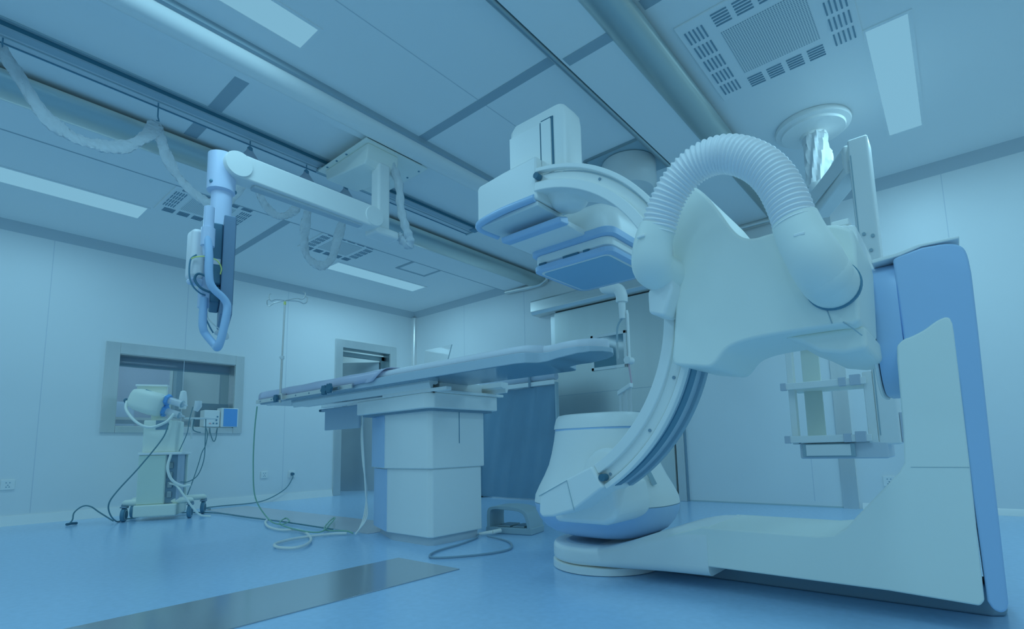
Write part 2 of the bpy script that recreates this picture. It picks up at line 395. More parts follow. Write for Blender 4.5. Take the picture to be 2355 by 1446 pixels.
def air_diffuser(x0, y0, s, label):
    t = thing('air_diffuser', label, 'air vent', (x0+s/2, y0+s/2, H), 'square ceiling air diffusers')
    obj('plate', MB().box(x0, x0+s, y0, y0+s, H-.012, H), M_CEIL, t, bevel=.004, seg=2)
    q = s*.24
    obj('perforated_panel', MB().box(x0+q, x0+s-q, y0+q, y0+s-q, H-.0145, H-.012), M_PERF, t, smooth=False)
    L = s*.105
    for side in range(4):
        for k in range(4 if side % 2 == 0 else 5):
            nn = 4 if side % 2 == 0 else 5
            u = s*(.22 + .56*(k+.5)/nn) if nn == 4 else s*(.06+.88*(k+.5)/nn)
            mb = MB()
            for j in range(5):
                d = s*(.045 + .029*j); a0, a1 = u-L/2, u+L/2
                if nn == 5: a0, a1 = u-s*.065, u+s*.065
                w = s*.0095
                c = {0: (a0, a1, d-w/2, d+w/2), 2: (a0, a1, s-d-w/2, s-d+w/2), 1: (d-w/2, d+w/2, a0, a1), 3: (s-d-w/2, s-d+w/2, a0, a1)}[side]
                mb.box(x0+c[0], x0+c[1], y0+c[2], y0+c[3], H-.0165, H-.011)
            obj('louvre', mb, mat('louvre_grey', (60, 114, 146), .6), t, smooth=False)
    return t
air_diffuser(5.70, -2.78, .78, 'large square air vent at the top right of the ceiling')
air_diffuser(1.30, -3.95, .66, 'square ceiling air vent behind the hanging cable, above the monitor arm')
air_diffuser(1.36, -2.66, .64, 'square ceiling air vent between the drooping cable loop and corner lamp')
hm = MB(); e = .035; x0, x1, y0, y1 = 1.60, 1.96, -1.50, -1.12
hm.box(x0-e, x0, y0-e, y1+e, H-.005, H).box(x1, x1+e, y0-e, y1+e, H-.005, H).box(x0, x1, y0-e, y0, H-.005, H).box(x0, x1, y1, y1+e, H-.005, H)
ht = thing('access_hatch', 'square access hatch with grey rim in ceiling near the back left corner', 'hatch', (1.78, -1.31, H))
obj('rim', hm, M_SEAM, ht); obj('lid', MB().box(x0, x1, y0, y1, H-.003, H), M_CEIL, ht, smooth=False)

# ceiling rail with its dark channel
rl = thing('ceiling_rail', 'long dark channel rail along the ceiling carrying the monitor trolley', 'rail', (3.2, -4.8, H))
obj('rail_body', MB().box(3.0, 3.135, -7.6, -1.72, 2.757, 2.799), mat('rail_grey', (100, 154, 182), .45), rl, bevel=.003)
obj('rail_flange', MB().box(3.09, 3.15, -7.6, -1.74, 2.750, 2.760), mat('rail_flange_grey', (78, 132, 162), .5), rl)
obj('dark_channel', MB().box(3.134, 3.142, -7.6, -1.74, 2.760, 2.790), M_RAILDARK, rl)
obj('top_flange', MB().box(3.134, 3.165, -7.6, -1.74, 2.790, 2.799), M_GREY, rl)
obj('cable_track', MB().box(2.992, 3.0, -7.6, -1.72, 2.752, 2.775), M_DARK, rl)
obj('track_lip', MB().box(3.055, 3.062, -7.6, -1.72, 2.751, 2.757), M_GREY, rl)
obj('end_cap', MB().box(2.985, 3.17, -1.72, -1.705, 2.745, 2.799), M_GREY, rl, bevel=.004)
obj('end_stop', MB().box(3.10, 3.16, -1.78, -1.70, 2.742, 2.752), M_DARK, rl, bevel=.003)

# ------------------------------------------------------------------ monitor boom
mbm = thing('monitor_boom', 'white ceiling boom with hanging dark flat monitor and curved blue handle', 'monitor boom', (3.5, -3.1, 2.75))
obj('trolley_plate', MB().box(3.09, 3.73, -3.37, -2.83, 2.712, 2.726), M_WHITEG, mbm, bevel=.004)
obj('trolley_box', MB().prism([(3.14, 2.712), (3.705, 2.712), (3.69, 2.60), (3.66, 2.57), (3.38, 2.60), (3.16, 2.63)], 'y', -3.34, -3.08), M_WHITEG, mbm, bevel=.012)
obj('trolley_spacer', MB().box(3.04, 3.12, -3.36, -2.84, 2.726, 2.75), M_GREY, mbm, bevel=.004)
obj('trolley_spacer', MB().box(3.60, 3.70, -3.34, -2.86, 2.726, 2.752), M_GREY, mbm, bevel=.004)
for x in (3.2, 3.33, 3.46): obj('bolt', MB().cyl((x, -3.355, 2.708), (x, -3.355, 2.712), .008, n=10), M_DARK, mbm)
for x in (3.38, 3.52, 3.66): obj('bolt', MB().cyl((x, -2.86, 2.708), (x, -2.86, 2.712), .008, n=10), M_DARK, mbm)
obj('column', MB().box(3.60, 3.70, -3.245, -3.145, 2.10, 2.62), M_WHITE, mbm, bevel=.02)
obj('column_foot', MB().box(3.585, 3.72, -3.28, -3.08, 2.075, 2.135), M_WHITE, mbm, bevel=.018)
# arm: stadium profile in YZ
st = []
zc, rr = 2.175, .075
for i in range(13): a = -PI/2+PI*i/12; st.append((-3.30+rr*math.cos(a), zc+rr*math.sin(a)))
for i in range(13): a = PI/2+PI*i/12; st.append((-4.175+.072*math.cos(a), zc+.005+.072*math.sin(a)))
obj('arm', MB().prism(st, 'x', 3.625, 3.735), M_WHITE, mbm, bevel=.012)
obj('arm_underside', MB().box(3.65, 3.71, -4.08, -3.37, 2.088, 2.11), mat('arm_under', (98, 152, 180), .5), mbm, bevel=.01)
obj('arm_joint', MB().cyl((3.735, -4.175, 2.18), (3.745, -4.175, 2.18), .074, .07, 32), M_WHITE, mbm)
obj('arm_joint', MB().cyl((3.735, -3.30, 2.175), (3.742, -3.30, 2.175), .07, .066, 32), M_WHITE, mbm)
obj('elbow_head', MB().tube([(3.64, -4.225, 2.25), (3.64, -4.225, 2.24), (3.64, -4.225, 2.03), (3.64, -4.225, 2.02)], [.04, .072, .07, .05], 24), M_BLUEL, mbm)
obj('drop_pole', MB().cyl((3.64, -4.22, 1.60), (3.64, -4.22, 2.06), .052, n=24), M_BLUEL, mbm)
for y, z in ((-4.285, 2.06), (-4.165, 2.04)): obj('set_screw', MB().ball((3.64+.03, y, z), .012, 8), M_DARK, mbm)
# monitor: back to the left, seen edge on
def rotmon(mb, c, ang):
    ca, sa = math.cos(ang), math.sin(ang); out = MB(); out.f = mb.f
    out.v = [Vector((c[0]+v.x*ca-v.y*sa, c[1]+v.x*sa+v.y*ca, c[2]+v.z)) for v in mb.v]; return out
MA = math.radians(-36); MC = (3.69, -4.225, 1.545)
obj('monitor_bezel', rotmon(MB().box(.0, .055, -.19, .19, -.265, .262), MC, math.radians(72)), M_MONL, mbm, bevel=.006)
bk = MB(); bk.box(-.055, .0, -.16, .14, -.10, .222).box(-.045, .0, -.13, .11, -.19, -.10)
obj('monitor_back', rotmon(bk, MC, math.radians(72)), M_MON, mbm, bevel=.008)
obj('rating_label', rotmon(MB().box(-.052, -.006, -.1615, -.16, .0, .03), MC, math.radians(72)), mat('label_white', (116, 166, 196), .6), mbm, smooth=False)
obj('screen_glass', rotmon(MB().box(.055, .057, -.165, .165, -.2, .265), MC, math.radians(72)), M_DARKER, mbm, smooth=False)
# yoke, clamp and handle on the left of the monitor
obj('clamp_housing', MB().box(3.73, 3.83, -4.408, -4.345, 1.455, 1.715), mat('clamp_white', (122, 176, 204), .4), mbm, bevel=.025)
obj('clamp_base', MB().prism([(3.735, 1.46), (3.825, 1.46), (3.815, 1.425), (3.765, 1.43)], 'y', -4.404, -4.345), M_BLUEL, mbm, bevel=.012)
obj('support_tube', MB().lathe([(.018, 1.56), (.022, 1.60), (.022, 1.61), (.031, 1.612), (.031, 1.705), (.0235, 1.708), (.0235, 1.815), (.015, 1.82)], (3.88, -4.357, 0), 20), M_BLUEL, mbm)
hp = spline([(3.89, -4.362, 1.66), (3.915, -4.360, 1.56), (3.92, -4.358, 1.47), (3.92, -4.350, 1.417), (3.92, -4.328, 1.385), (3.92, -4.290, 1.355), (3.92, -4.270, 1.325), (3.92, -4.269, 1.28), (3.915, -4.279, 1.19), (3.905, -4.289, 1.125), (3.88, -4.290, 1.108), (3.84, -4.285, 1.125), (3.80, -4.315, 1.182), (3.80, -4.330, 1.212), (3.80, -4.334, 1.256), (3.80, -4.334, 1.37)], 6)
obj('handle', MB().tube(hp, .0185, 14), M_BLUE, mbm)
obj('lower_mount', MB().box(3.755, 3.80, -4.350, -4.305, 1.32, 1.56), M_BLUEL, mbm, bevel=.008)
obj('monitor_mount', MB().box(3.62, 3.78, -4.34, -4.26, 1.50, 1.62).box(3.60, 3.68, -4.29, -4.20, 1.56, 1.66), M_BLUEL, mbm, bevel=.008)
for pts, r, m in ([[(3.90, -4.33, 1.44), (3.86, -4.38, 1.47), (3.85, -4.395, 1.44), (3.86, -4.37, 1.40), (3.86, -4.32, 1.385), (3.82, -4.27, 1.39)], .006, M_DARKER],
                  [[(3.84, -4.39, 1.57), (3.83, -4.412, 1.54), (3.83, -4.413, 1.46), (3.83, -4.395, 1.41), (3.82, -4.36, 1.385), (3.80, -4.33, 1.385)], .004, M_DARK],
                  [[(3.83, -4.41, 1.545), (3.86, -4.40, 1.55), (3.90, -4.37, 1.55), (3.90, -4.32, 1.545), (3.88, -4.29, 1.52), (3.86, -4.285, 1.49)], .003, M_YEL],
                  [[(3.79, -4.32, 1.34), (3.80, -4.325, 1.28), (3.80, -4.30, 1.225), (3.79, -4.28, 1.20)], .004, M_DARK],
                  [[(3.79, -4.32, 1.34), (3.80, -4.31, 1.27), (3.80, -4.275, 1.235), (3.78, -4.23, 1.215)], .003, M_CABW]):
    obj('monitor_cable', MB().tube(spline(pts, 6), r, 8), m, mbm)
obj('plug_bag', MB().tube(spline([(3.78, -4.27, 1.20), (3.78, -4.235, 1.205), (3.78, -4.205, 1.18)], 4), [.006, .012, .018, .022, .022, .021, .02, .016, .008], 10, flat=(1, .6)), M_PLASTICW, mbm)
# loose sleeve on the column
sp = spline([(3.60, -3.12, 2.70), (3.68, -3.115, 2.62), (3.735, -3.10, 2.48), (3.74, -3.085, 2.30), (3.765, -3.06, 2.16), (3.775, -3.03, 2.08), (3.745, -3.02, 2.05), (3.705, -3.045, 2.09), (3.685, -3.065, 2.13)], 6)
obj('cable_sleeve', MB().tube(sp, [.035+.006*math.sin(i*1.7) for i in range(len(sp))], 10, flat=(1, .6)), M_SLEEVE, mbm)

# ------------------------------------------------------------------ cable festoons on the rail
GF = 'cable sleeve loops hung from the ceiling rail'
def festoon(pts, label, w=.055, hook=None):
    t = thing('cable_loop', label, 'cable sleeve', pts[0], GF)
    p = spline(pts, 9); n = len(p); rs = []
    rg = random.Random(len(pts)*7+int(abs(pts[0][1])*100))
    ph = rg.random()*6
    for i in range(n):
        rs.append(w*.62*(1+.16*math.sin(i*.33+ph)+.05*math.sin(i*.9)+.04*(rg.random()-.5))*(.5 if i in (0, n-1) else 1))
    m = MB(); m.tube(p, rs, 14, flat=(.3, 1), up=(1, 0, .2))
    for k, v in enumerate(m.v): v += Vector((.004*math.sin(k*2.1), .004*math.sin(k*1.3+ph), .004*math.sin(k*.7)))
    obj('sleeve', m, M_SLEEVE, t)
    if hook:
        hx_, hy_, hz_ = hook
        obj('hook', MB().tube([(hx_, hy_, 2.752), (hx_+.005, hy_, hz_+.03), (hx_-.012, hy_+.012, hz_+.012), (hx_+.008, hy_-.005, hz_)], .004, 6), M_DARK, t)
    return t
X = 3.05
festoon([(X, -5.11, 2.70), (X, -5.03, 2.61), (X-.02, -4.90, 2.43), (X-.02, -4.78, 2.36), (X, -4.66, 2.35), (X, -4.54, 2.40), (X, -4.43, 2.53), (X, -4.40, 2.62)], 'cable sleeve loop drooping at the far left end of the ceiling rail', .06, (X, -5.08, 2.63))
festoon([(X, -4.39, 2.62), (X, -4.37, 2.52), (X-.03, -4.28, 2.36), (X-.03, -4.15, 2.25), (X-.03, -4.02, 2.22), (X-.02, -3.93, 2.33), (X, -3.87, 2.52), (X, -3.86, 2.60)], 'cable sleeve loop passing behind the drop pole of the monitor boom', .05, (X, -4.395, 2.63))
festoon([(X, -3.84, 2.60), (X, -3.80, 2.46), (X-.03, -3.72, 2.34), (X-.03, -3.62, 2.29), (X-.02, -3.52, 2.36), (X, -3.47, 2.50), (X, -3.45, 2.60)], 'shallow cable sleeve loop just behind the white monitor arm', .045, (X, -3.85, 2.62))
festoon([(X, -3.43, 2.60), (X, -3.42, 2.42), (X-.02, -3.43, 2.20), (X-.03, -3.40, 2.05), (X-.02, -3.30, 2.0), (X, -3.22, 2.07), (X, -3.17, 2.25), (X, -3.12, 2.45), (X+.02, -3.10, 2.58)], 'deep cable sleeve loop hanging below the white monitor arm', .05, (X, -3.44, 2.62))
for y in (-3.85, -3.44, -3.11):
    t = thing('gathered_bag', {-3.85: 'gathered plastic bag on rail hook above elbow of the monitor boom', -3.44: 'gathered plastic bag on rail hook above the middle of the monitor arm', -3.11: 'gathered plastic bag on rail hook beside the trolley plate'}[y], 'plastic bag', (X, y, 2.6), 'gathered bags on rail hooks')
    o = obj('bag', MB().lathe([(.006, .06), (.014, .05), (.024, .02), (.06, -.03), (.08, -.08), (.07, -.13), (.03, -.15)], (X, y, 2.655), 14, sc=(.7, 1)), M_SLEEVD, t)
    obj('tie', MB().lathe([(.014, .05), (.018, .045), (.018, .02), (.014, .015)], (X, y, 2.655), 12), M_DARK, t)

# ------------------------------------------------------------------ shield suspension on the ceiling
sh = thing('shield_suspension', 'ceiling drum with white elbow arm carrying a hanging clear radiation shield', 'radiation shield', (4.85, -1.74, H))
obj('ceiling_plate', MB().box(4.62, 5.09, -1.99, -1.49, H-.012, H), M_GREY, sh, bevel=.004, seg=2)
obj('plate_rim', MB().box(4.605, 4.62, -2.0, -1.48, H-.016, H).box(5.09, 5.105, -2.0, -1.48, H-.016, H).box(4.62, 5.09, -2.005, -1.99, H-.016, H), M_STEELD, sh)
obj('drum', MB().lathe([(.20, H-.012), (.21, H-.02), (.21, H-.19), (.18, H-.24), (.06, H-.25)], (4.86, -1.74, 0), 40), mat('drum_white', (112, 166, 190), .35), sh)
obj('drop_tube', MB().cyl((4.86, -1.74, 2.02), (4.86, -1.74, H-.24), .05, n=20), M_WHITE, sh)
ap = spline([(4.86, -1.74, 2.05), (4.80, -1.76, 1.99), (4.74, -1.78, 1.90), (4.70, -1.79, 1.82), (4.755, -1.80, 1.78), (4.785, -1.80, 1.73), (4.785, -1.80, 1.68)], 6)
ap = spline([(4.86, -1.74, 2.04), (4.66, -1.76, 1.90), (4.62, -1.78, 1.825), (4.68, -1.80, 1.80), (4.75, -1.80, 1.775), (4.775, -1.80, 1.72), (4.775, -1.80, 1.67)], 6)
obj('elbow_arm', MB().tube(ap, [.045]*len(ap), 18), M_WHITE, sh)
obj('socket', MB().cyl((4.775, -1.80, 1.54), (4.775, -1.80, 1.68), .024, .028, 18), M_WHITE, sh)
obj('gooseneck', MB().tube(spline([(4.775, -1.80, 1.55), (4.73, -1.80, 1.49), (4.72, -1.80, 1.40), (4.72, -1.80, 1.24)], 6), .008, 8), M_GREY, sh)
obj('hanger_rod', MB().tube([(4.805, -1.79, 1.60), (4.812, -1.79, 1.57), (4.81, -1.79, 1.22)], .011, 10), M_WHITE, sh)
obj('rod_joint', MB().cyl((4.81, -1.83, 1.215), (4.81, -1.76, 1.215), .028, n=16), M_WHITE, sh)
obj('lower_rod', MB().tube([(4.81, -1.79, 1.4), (4.80, -1.79, 1.21), (4.82, -1.79, 1.03)], .007, 8), mat('reddish_rod', (104, 132, 162), .4), sh)
obj('shield_pane', MB().box(4.715, 4.80, -1.82, -1.812, 1.15, 1.36), M_CLEAR, sh, smooth=False)
obj('curtain_bar', MB().prism([(4.72, .955), (4.72, .985), (4.83, 1.04), (4.83, 1.01)], 'y', -1.84, -1.79), M_WHITE, sh, bevel=.003)
for i in range(4):
    x = 4.725+.026*i
    obj('curtain_strip', MB().box(x, x+.022, -1.825+.008*(i % 2), -1.820+.008*(i % 2), .62, .965+.013*i), glass('curtain_film', (116, 170, 194), .75, .2), sh, smooth=False)

# ------------------------------------------------------------------ equipment pendant
pd = thing('equipment_pendant', 'white ceiling pendant with round flange, shelves and drawer behind the gantry', 'ceiling pendant', (6.08, -1.30, H))
obj('flange', MB().lathe([(.20, H-.002), (.235, H-.002), (.24, H-.02), (.235, H-.035), (.205, H-.045), (.2, H-.06), (.12, H-.075), (.085, H-.08), (.085, H-.10)], (6.08, -1.30, 0), 44), M_WHITE, pd)
nr = 30; rings = []
for i in range(13):
    z = H-.09-.36*i/12; rings.append([(6.09+(.072+.010*math.sin(k*1.9+i*.6)+.006*math.sin(k*3.3-i))*math.cos(2*PI*k/nr)+(.02 if i > 4 and i < 8 and k < 8 else 0), -1.31+(.072+.010*math.sin(k*1.9+i*.6))*math.sin(2*PI*k/nr), z) for k in range(nr)])
obj('wrapped_tube', MB().loft(rings), M_PLASTICW, pd)
obj('boom_arm', MB().prism([(6.02, -1.28), (6.12, -1.24), (6.42, -1.82), (6.31, -1.85)], 'z', 2.12, 2.30), M_WHITE, pd, bevel=.012)
obj('arm_recess', MB().prism([(6.032, -1.36), (6.30, -1.83), (6.296, -1.835), (6.028, -1.365)], 'z', 2.17, 2.27), mat('recess_grey', (116, 172, 198), .5), pd)
obj('column', MB().box(6.335, 6.435, -1.90, -1.72, .55, 2.30), M_WHITE, pd, bevel=.012)
obj('column_groove', MB().box(6.343, 6.349, -1.9035, -1.90, .6, 2.2).box(6.331, 6.335, -1.86, -1.80, .6, 2.2), M_GREY, pd)
obj('outlet_strip', MB().box(6.436, 6.45, -1.88, -1.78, .56, .72), mat('clamp_grey', (98, 150, 182), .5), pd, bevel=.003)
for x, z in ((6.37, 1.72), (6.41, 1.70), (6.395, 1.62), (6.40, 1.55)): obj('gas_outlet', MB().cyl((x, -1.902, z), (x, -1.915, z), .009, n=10), M_GREY, pd)
obj('rear_upright', MB().box(5.90, 5.935, -1.86, -1.80, .56, 1.24), M_WHITE, pd, bevel=.004)
obj('upright_panel', MB().box(5.945, 6.045, -1.66, -1.64, .57, 1.24), mat('panel_greenish', (110, 166, 184), .5), pd, bevel=.003)
obj('upright_clamp', MB().box(5.90, 6.06, -1.80, -1.64, 1.2, 1.25), M_WHITE, pd, bevel=.006)
obj('shelf_bracket', MB().box(6.29, 6.335, -1.90, -1.62, .56, .95), M_WHITE, pd, bevel=.006)
for z in (.885, .575):
    s = obj('shelf', MB().box(5.89, 6.31, -1.93, -1.55, z, z+.025), M_WHITEG, pd, bevel=.005)
    obj('shelf_edge', MB().box(5.885, 6.31, -1.945, -1.925, z-.005, z+.034), M_WHITE, s, bevel=.004)
    for xa, xb, hz in ((6.18, 6.215, .04), (6.235, 6.285, .05), (5.88, 5.91, .036)): obj('shelf_clamp', MB().box(xa, xb, -1.955, -1.92, z-.008, z+hz), mat('clamp_grey', (98, 150, 182), .5), s, bevel=.003)
dr = obj('drawer', MB().box(5.945, 6.375, -1.90, -1.58, .477, .568), mat('drawer_grey', (106, 160, 190), .5), pd, bevel=.01)
obj('drawer_front', MB().box(5.965, 6.225, -1.925, -1.90, .488, .562), M_GREY, dr, bevel=.003)
obj('drawer_face', MB().box(5.985, 6.205, -1.931, -1.925, .495, .556), M_WHITE, dr)

# ------------------------------------------------------------------ wall sockets
def socket(face, p, w, h, label, plug=False, holes=True):
    t = thing('wall_socket', label, 'wall socket', p, 'white wall sockets')
    x, y, z = p
    if face == 'x':
        obj('plate', MB().box(0.001, .012, y-w/2, y+w/2, z-h/2, z+h/2), M_WHITE, t, bevel=.004, seg=2)
        hm = MB()
        for dy, dz in ((-.012, .018), (.012, .018), (0, -.004), (-.010, -.02), (.010, -.02)): hm.box(.012, .0135, y+dy-.004, y+dy+.004, z+dz-.003, z+dz+.003)
        if holes: obj('pin_hole', hm, M_DARK, t)
        else: obj('flap', MB().box(.012, .018, y-.022, y+.022, z-.022, z+.022), M_WHITEG, t, bevel=.003); obj('pin_hole', MB().box(.018, .0195, y-.004, y+.004, z-.014, z+.008), M_GREY, t)
        if plug: obj('plug', MB().cyl((.012, y, z+.004), (.05, y, z+.004), .02, .016, 14), M_DARKER, t)
    else:
        obj('plate', MB().box(x-w/2, x+w/2, -.012, -.001, z-h/2, z+h/2), M_WHITE, t, bevel=.004, seg=2)
        hm = MB()
        for dx, dz in ((-.012, .018), (.012, .018), (0, -.004), (-.010, -.02), (.010, -.02)): hm.box(x+dx-.004, x+dx+.004, -.0135, -.012, z+dz-.003, z+dz+.003)
        obj('pin_hole', hm, M_DARK, t)
socket('x', (0, -4.575, .365), .095, .09, 'white wall socket low at the far left edge of the photo')
socket('x', (0, -2.31, .335), .085, .085, 'white wall socket with no plug, right of the injector cart')
socket('x', (0, -1.965, .322), .085, .085, 'white wall socket holding a round black plug', True)
socket('y', (6.185, 0, .235), .085, .085, 'white wall socket behind the foot of the gantry, left of the two')
socket('y', (6.285, 0, .245), .085, .085, 'white wall socket half hidden by the sloping gantry foot')

# ------------------------------------------------------------------ floor cover plates
tag(obj('floor_cover_plate', MB().box(4.252, 4.735, -7.2, -3.47, 0, .004), mat('floor_plate_steel', (92, 140, 166), .16, .7, .10, 1.2), bevel=.001, seg=1), 'long shiny steel cover plate on the floor in the foreground', 'floor plate')
tag(obj('floor_cover_plate', MB().box(.30, 3.36, -3.07, -2.62, 0, .004), mat('floor_plate_grey', (104, 152, 180), .25, .4, .08, 1.2), bevel=.001, seg=1), 'flat grey cover plate on the floor from left wall to the table pedestal', 'floor plate')

# ------------------------------------------------------------------ angiography gantry
G = thing('angiography_gantry', 'large white and blue C-arm x-ray gantry on an L-shaped floor foot', 'x-ray machine', (5.27, -2.98, 0))
IX, IY, IZ = 5.27, -2.98, 1.06
obj('pivot_disc', MB().lathe([(.255, 0), (.265, .004), (.265, .034), (.25, .036)], (IX, IY, 0), 56), M_WHITE, G)
# floor foot: lofted along x with rounded rectangular sections
def zt(x):
    if x < 5.30: return .118
    if x > 5.85: return .25
    t = (x-5.30)/.55; return .118+(.25-.118)*(t*t*(3-2*t))
def zb(x): return .040 if x < 5.30 else (.040+.018*(x-5.3)/.57 if x < 5.87 else .098)
rings = []
def sec(x, hw, z0, z1, r):
    r = min(r, hw*.98, (z1-z0)*.49)
    cz = (z0+z1)/2
    return [(x, IY+a, cz+b) for a, b in rrect(hw, (z1-z0)/2, r, 5)]
N = 14
for i in range(N+1):
    a = PI/2*(1-i/N); x = IX-.262*math.sin(a)
    hw = max(.03, math.sqrt(max(.262**2-(x-IX)**2, 0)))
    rings.append(sec(x, hw, .040 if i > 0 else .05, .118-(.012 if i == 0 else 0), .022))
for x in [5.30+.05*k for k in range(12)] + [5.868]:
    t_ = min(1, (x-5.27)/.4); rings.append(sec(x, .262-.03*t_, zb(x), zt(x), .022+.02*t_))
obj('floor_foot', MB().loft(rings), M_WHITE, G, ang=50)
obj('foot_dish', MB().lathe([(.0, .1185), (.15, .1185), (.185, .1215), (.19, .1225), (.2, .1195), (.205, .118)], (IX-.005, IY+.01, 0), 48, sc=(1, .95)), mat('dish_grey', (100, 156, 186), .45), G)
# column: white cover
YF, YB = IY-.230, IY+.230
colp = [(5.845, .2485), (5.70, .205), (5.70, .11), (5.80, .10), (6.45, .095), (6.672, .084), (6.684, .10), (6.690, .5), (6.693, .90)] + curve2([(6.692, .93), (6.683, .952), (6.655, .945), (6.62, .921), (6.585, .905), (6.565, .90)], 3)[:-1] + [(6.558, .895), (6.545, .88), (6.541, .83), (6.536, .60), (6.53, .50), (6.515, .472), (6.38, .32), (6.345, .278), (6.31, .256), (6.26, .249)]
obj('column_cover', MB().prism(colp, 'y', YF, YB), M_WHITEG, G, bevel=.042, seg=7)
obj('dark_base_block', MB().prism([(5.45, -2.975), (6.70, -2.975), (6.735, -2.95), (6.74, -2.90), (6.74, -2.84), (5.45, -2.84)], 'z', 0, .10), M_GREYD, G, bevel=.01)  # plain dark block filling the gap between floor and column foot
obj('cover_joint', MB().box(6.545, 6.688, YF-.0012, YF+.01, .486, .4875), M_GREY, G)
# blue shell: edge strip and head
blp = [(6.70, .078), (6.716, .070), (6.730, .078), (6.736, .10), (6.742, .50), (6.75, .90), (6.752, 1.06)] + curve2([(6.752, 1.08), (6.748, 1.14), (6.735, 1.172), (6.70, 1.188), (6.64, 1.192)], 3) + [(6.575, 1.178), (6.560, 1.172), (6.562, 1.0), (6.565, .88), (6.60, .80), (6.68, .85), (6.69, .75), (6.688, .40), (6.69, .10)]
obj('blue_shell', MB().prism(blp, 'y', YF+.004, YB+.02), M_BLUE, G, bevel=.014, seg=4)
def dring(x, k):
    o = []
    for i in range(56):
        t_ = 2*PI*i/56; c, q = math.cos(t_), math.sin(t_); e_ = 2/3.6
        o.append((x, IY+k*.232*math.copysign(abs(c)**e_, c), .957+k*.232*math.copysign(abs(q)**(e_ if q > 0 else .9), q)))
    return o
obj('head_drum', MB().loft([dring(6.488, .9), dring(6.491, .985), dring(6.498, 1.0), dring(6.562, 1.0), dring(6.566, .9)]), M_BLUE, G)
obj('drum_seam', MB().loft([dring(6.476, 1.0), dring(6.478, 1.012), dring(6.484, 1.012), dring(6.487, .99)]), M_WHITE, G)
obj('head_top_lip', MB().prism([(6.50, 1.172), (6.58, 1.18), (6.64, 1.196), (6.735, 1.196), (6.735, 1.206), (6.63, 1.206), (6.57, 1.192), (6.50, 1.186)], 'y', YF+.01, YB), M_WHITE, G, bevel=.004)
# carriage
cp = curve2([(5.945, .87), (5.952, .848), (5.975, .838), (6.03, .828), (6.07, .822), (6.095, .835), (6.13, .872), (6.175, .888), (6.24, .895), (6.33, .897), (6.44, .897), (6.488, .892)], 4)[:-1] + [(6.495, .90), (6.50, 1.0), (6.505, 1.12)] + curve2([(6.50, 1.165), (6.46, 1.19), (6.42, 1.198), (6.36, 1.205), (6.29, 1.214), (6.24, 1.213), (6.205, 1.226), (6.175, 1.262), (6.14, 1.33), (6.10, 1.40), (6.06, 1.448), (6.02, 1.475), (5.975, 1.47), (5.955, 1.42), (5.965, 1.33), (5.972, 1.2), (5.968, 1.05), (5.955, .93)], 4)
obj('carriage_cover', MB().prism(cp, 'y', -3.615, -3.235), M_WHITEG, G, bevel=.022, seg=5, ang=60)
obj('carriage_belly', MB().prism([(6.28, .90), (6.335, .87), (6.38, .838), (6.44, .825), (6.50, .83), (6.50, .90)], 'y', -3.55, -3.05), M_WHITEG, G, bevel=.02, seg=3)
obj('rear_motor_cover', MB().prism(curve2([(6.30, 1.0), (6.30, 1.22), (6.33, 1.255), (6.40, 1.265), (6.47, 1.255), (6.49, 1.22), (6.49, 1.0)], 4), 'y', -3.40, -3.05), M_WHITE, G, bevel=.02)
obj('cover_latch', MB().box(6.42, 6.47, -3.40, -3.30, 1.258, 1.28), M_WHITE, G, bevel=.005)
sl = MB().tube(spline([(6.415, -3.6155, .99-.035), (6.42, -3.6155, .94), (6.428, -3.6155, .905)], 4), .0016, 6)
sl.tube([(6.455, -3.6155, .905), (6.475, -3.61, .885), (6.495, -3.60, .862)], .0016, 6)
obj('carriage_seam', sl, M_GREY, G)
# C-arc
def arc_ring(r, y, a): return (IX+r*math.cos(a), y, IZ+r*math.sin(a))
def arcband(r0, r1, y0, y1, a0, a1, n=72):
    rr_ = []
    for i in range(n+1):
        a = math.radians(a0+(a1-a0)*i/n); rr_.append([arc_ring(r0, y0, a), arc_ring(r1, y0, a), arc_ring(r1, y1, a), arc_ring(r0, y1, a)])
    return MB().loft(rr_)
A0, A1 = -60, 84
obj('c_arc', arcband(.645, .715, -3.555, -3.37, A0, A1), M_WHITE, G, bevel=.006, seg=2)
obj('arc_front_lip', arcband(.722, .742, -3.575, -3.545, A0, A1), M_WHITE, G, bevel=.004, seg=2)
obj('arc_inner_lip', arcband(.637, .678, -3.575, -3.545, A0, A1), M_WHITE, G, bevel=.005, seg=2)
obj('arc_track', arcband(.715, .728, -3.53, -3.375, A0, A1), mat('track_grey', (90, 146, 178), .4), G)
obj('arc_groove', arcband(.729, .7295, -3.525, -3.518, A0, A1).add([], []), M_DARK, G)
obj('arc_rail', arcband(.715, .742, -3.40, -3.37, A0, A1), mat('arc_rail_grey', (74, 130, 162), .4), G, bevel=.003)
obj('arc_rack', arcband(.728, .733, -3.50, -3.455, A0, A1), M_DARK, G)
for a in (-57, -38, -21, 56): obj('arc_screw', MB().cyl(arc_ring(.70, -3.556, math.radians(a)), arc_ring(.70, -3.559, math.radians(a)), .006, n=10), M_GREYD, G)
for a in (A0+1.2, A1-1.5):
    p = arc_ring(.70, -3.565, math.radians(a)); obj('end_stop', MB().cyl((p[0], -3.56, p[2]), (p[0], -3.59, p[2]), .014, n=12), M_DARKER, G)
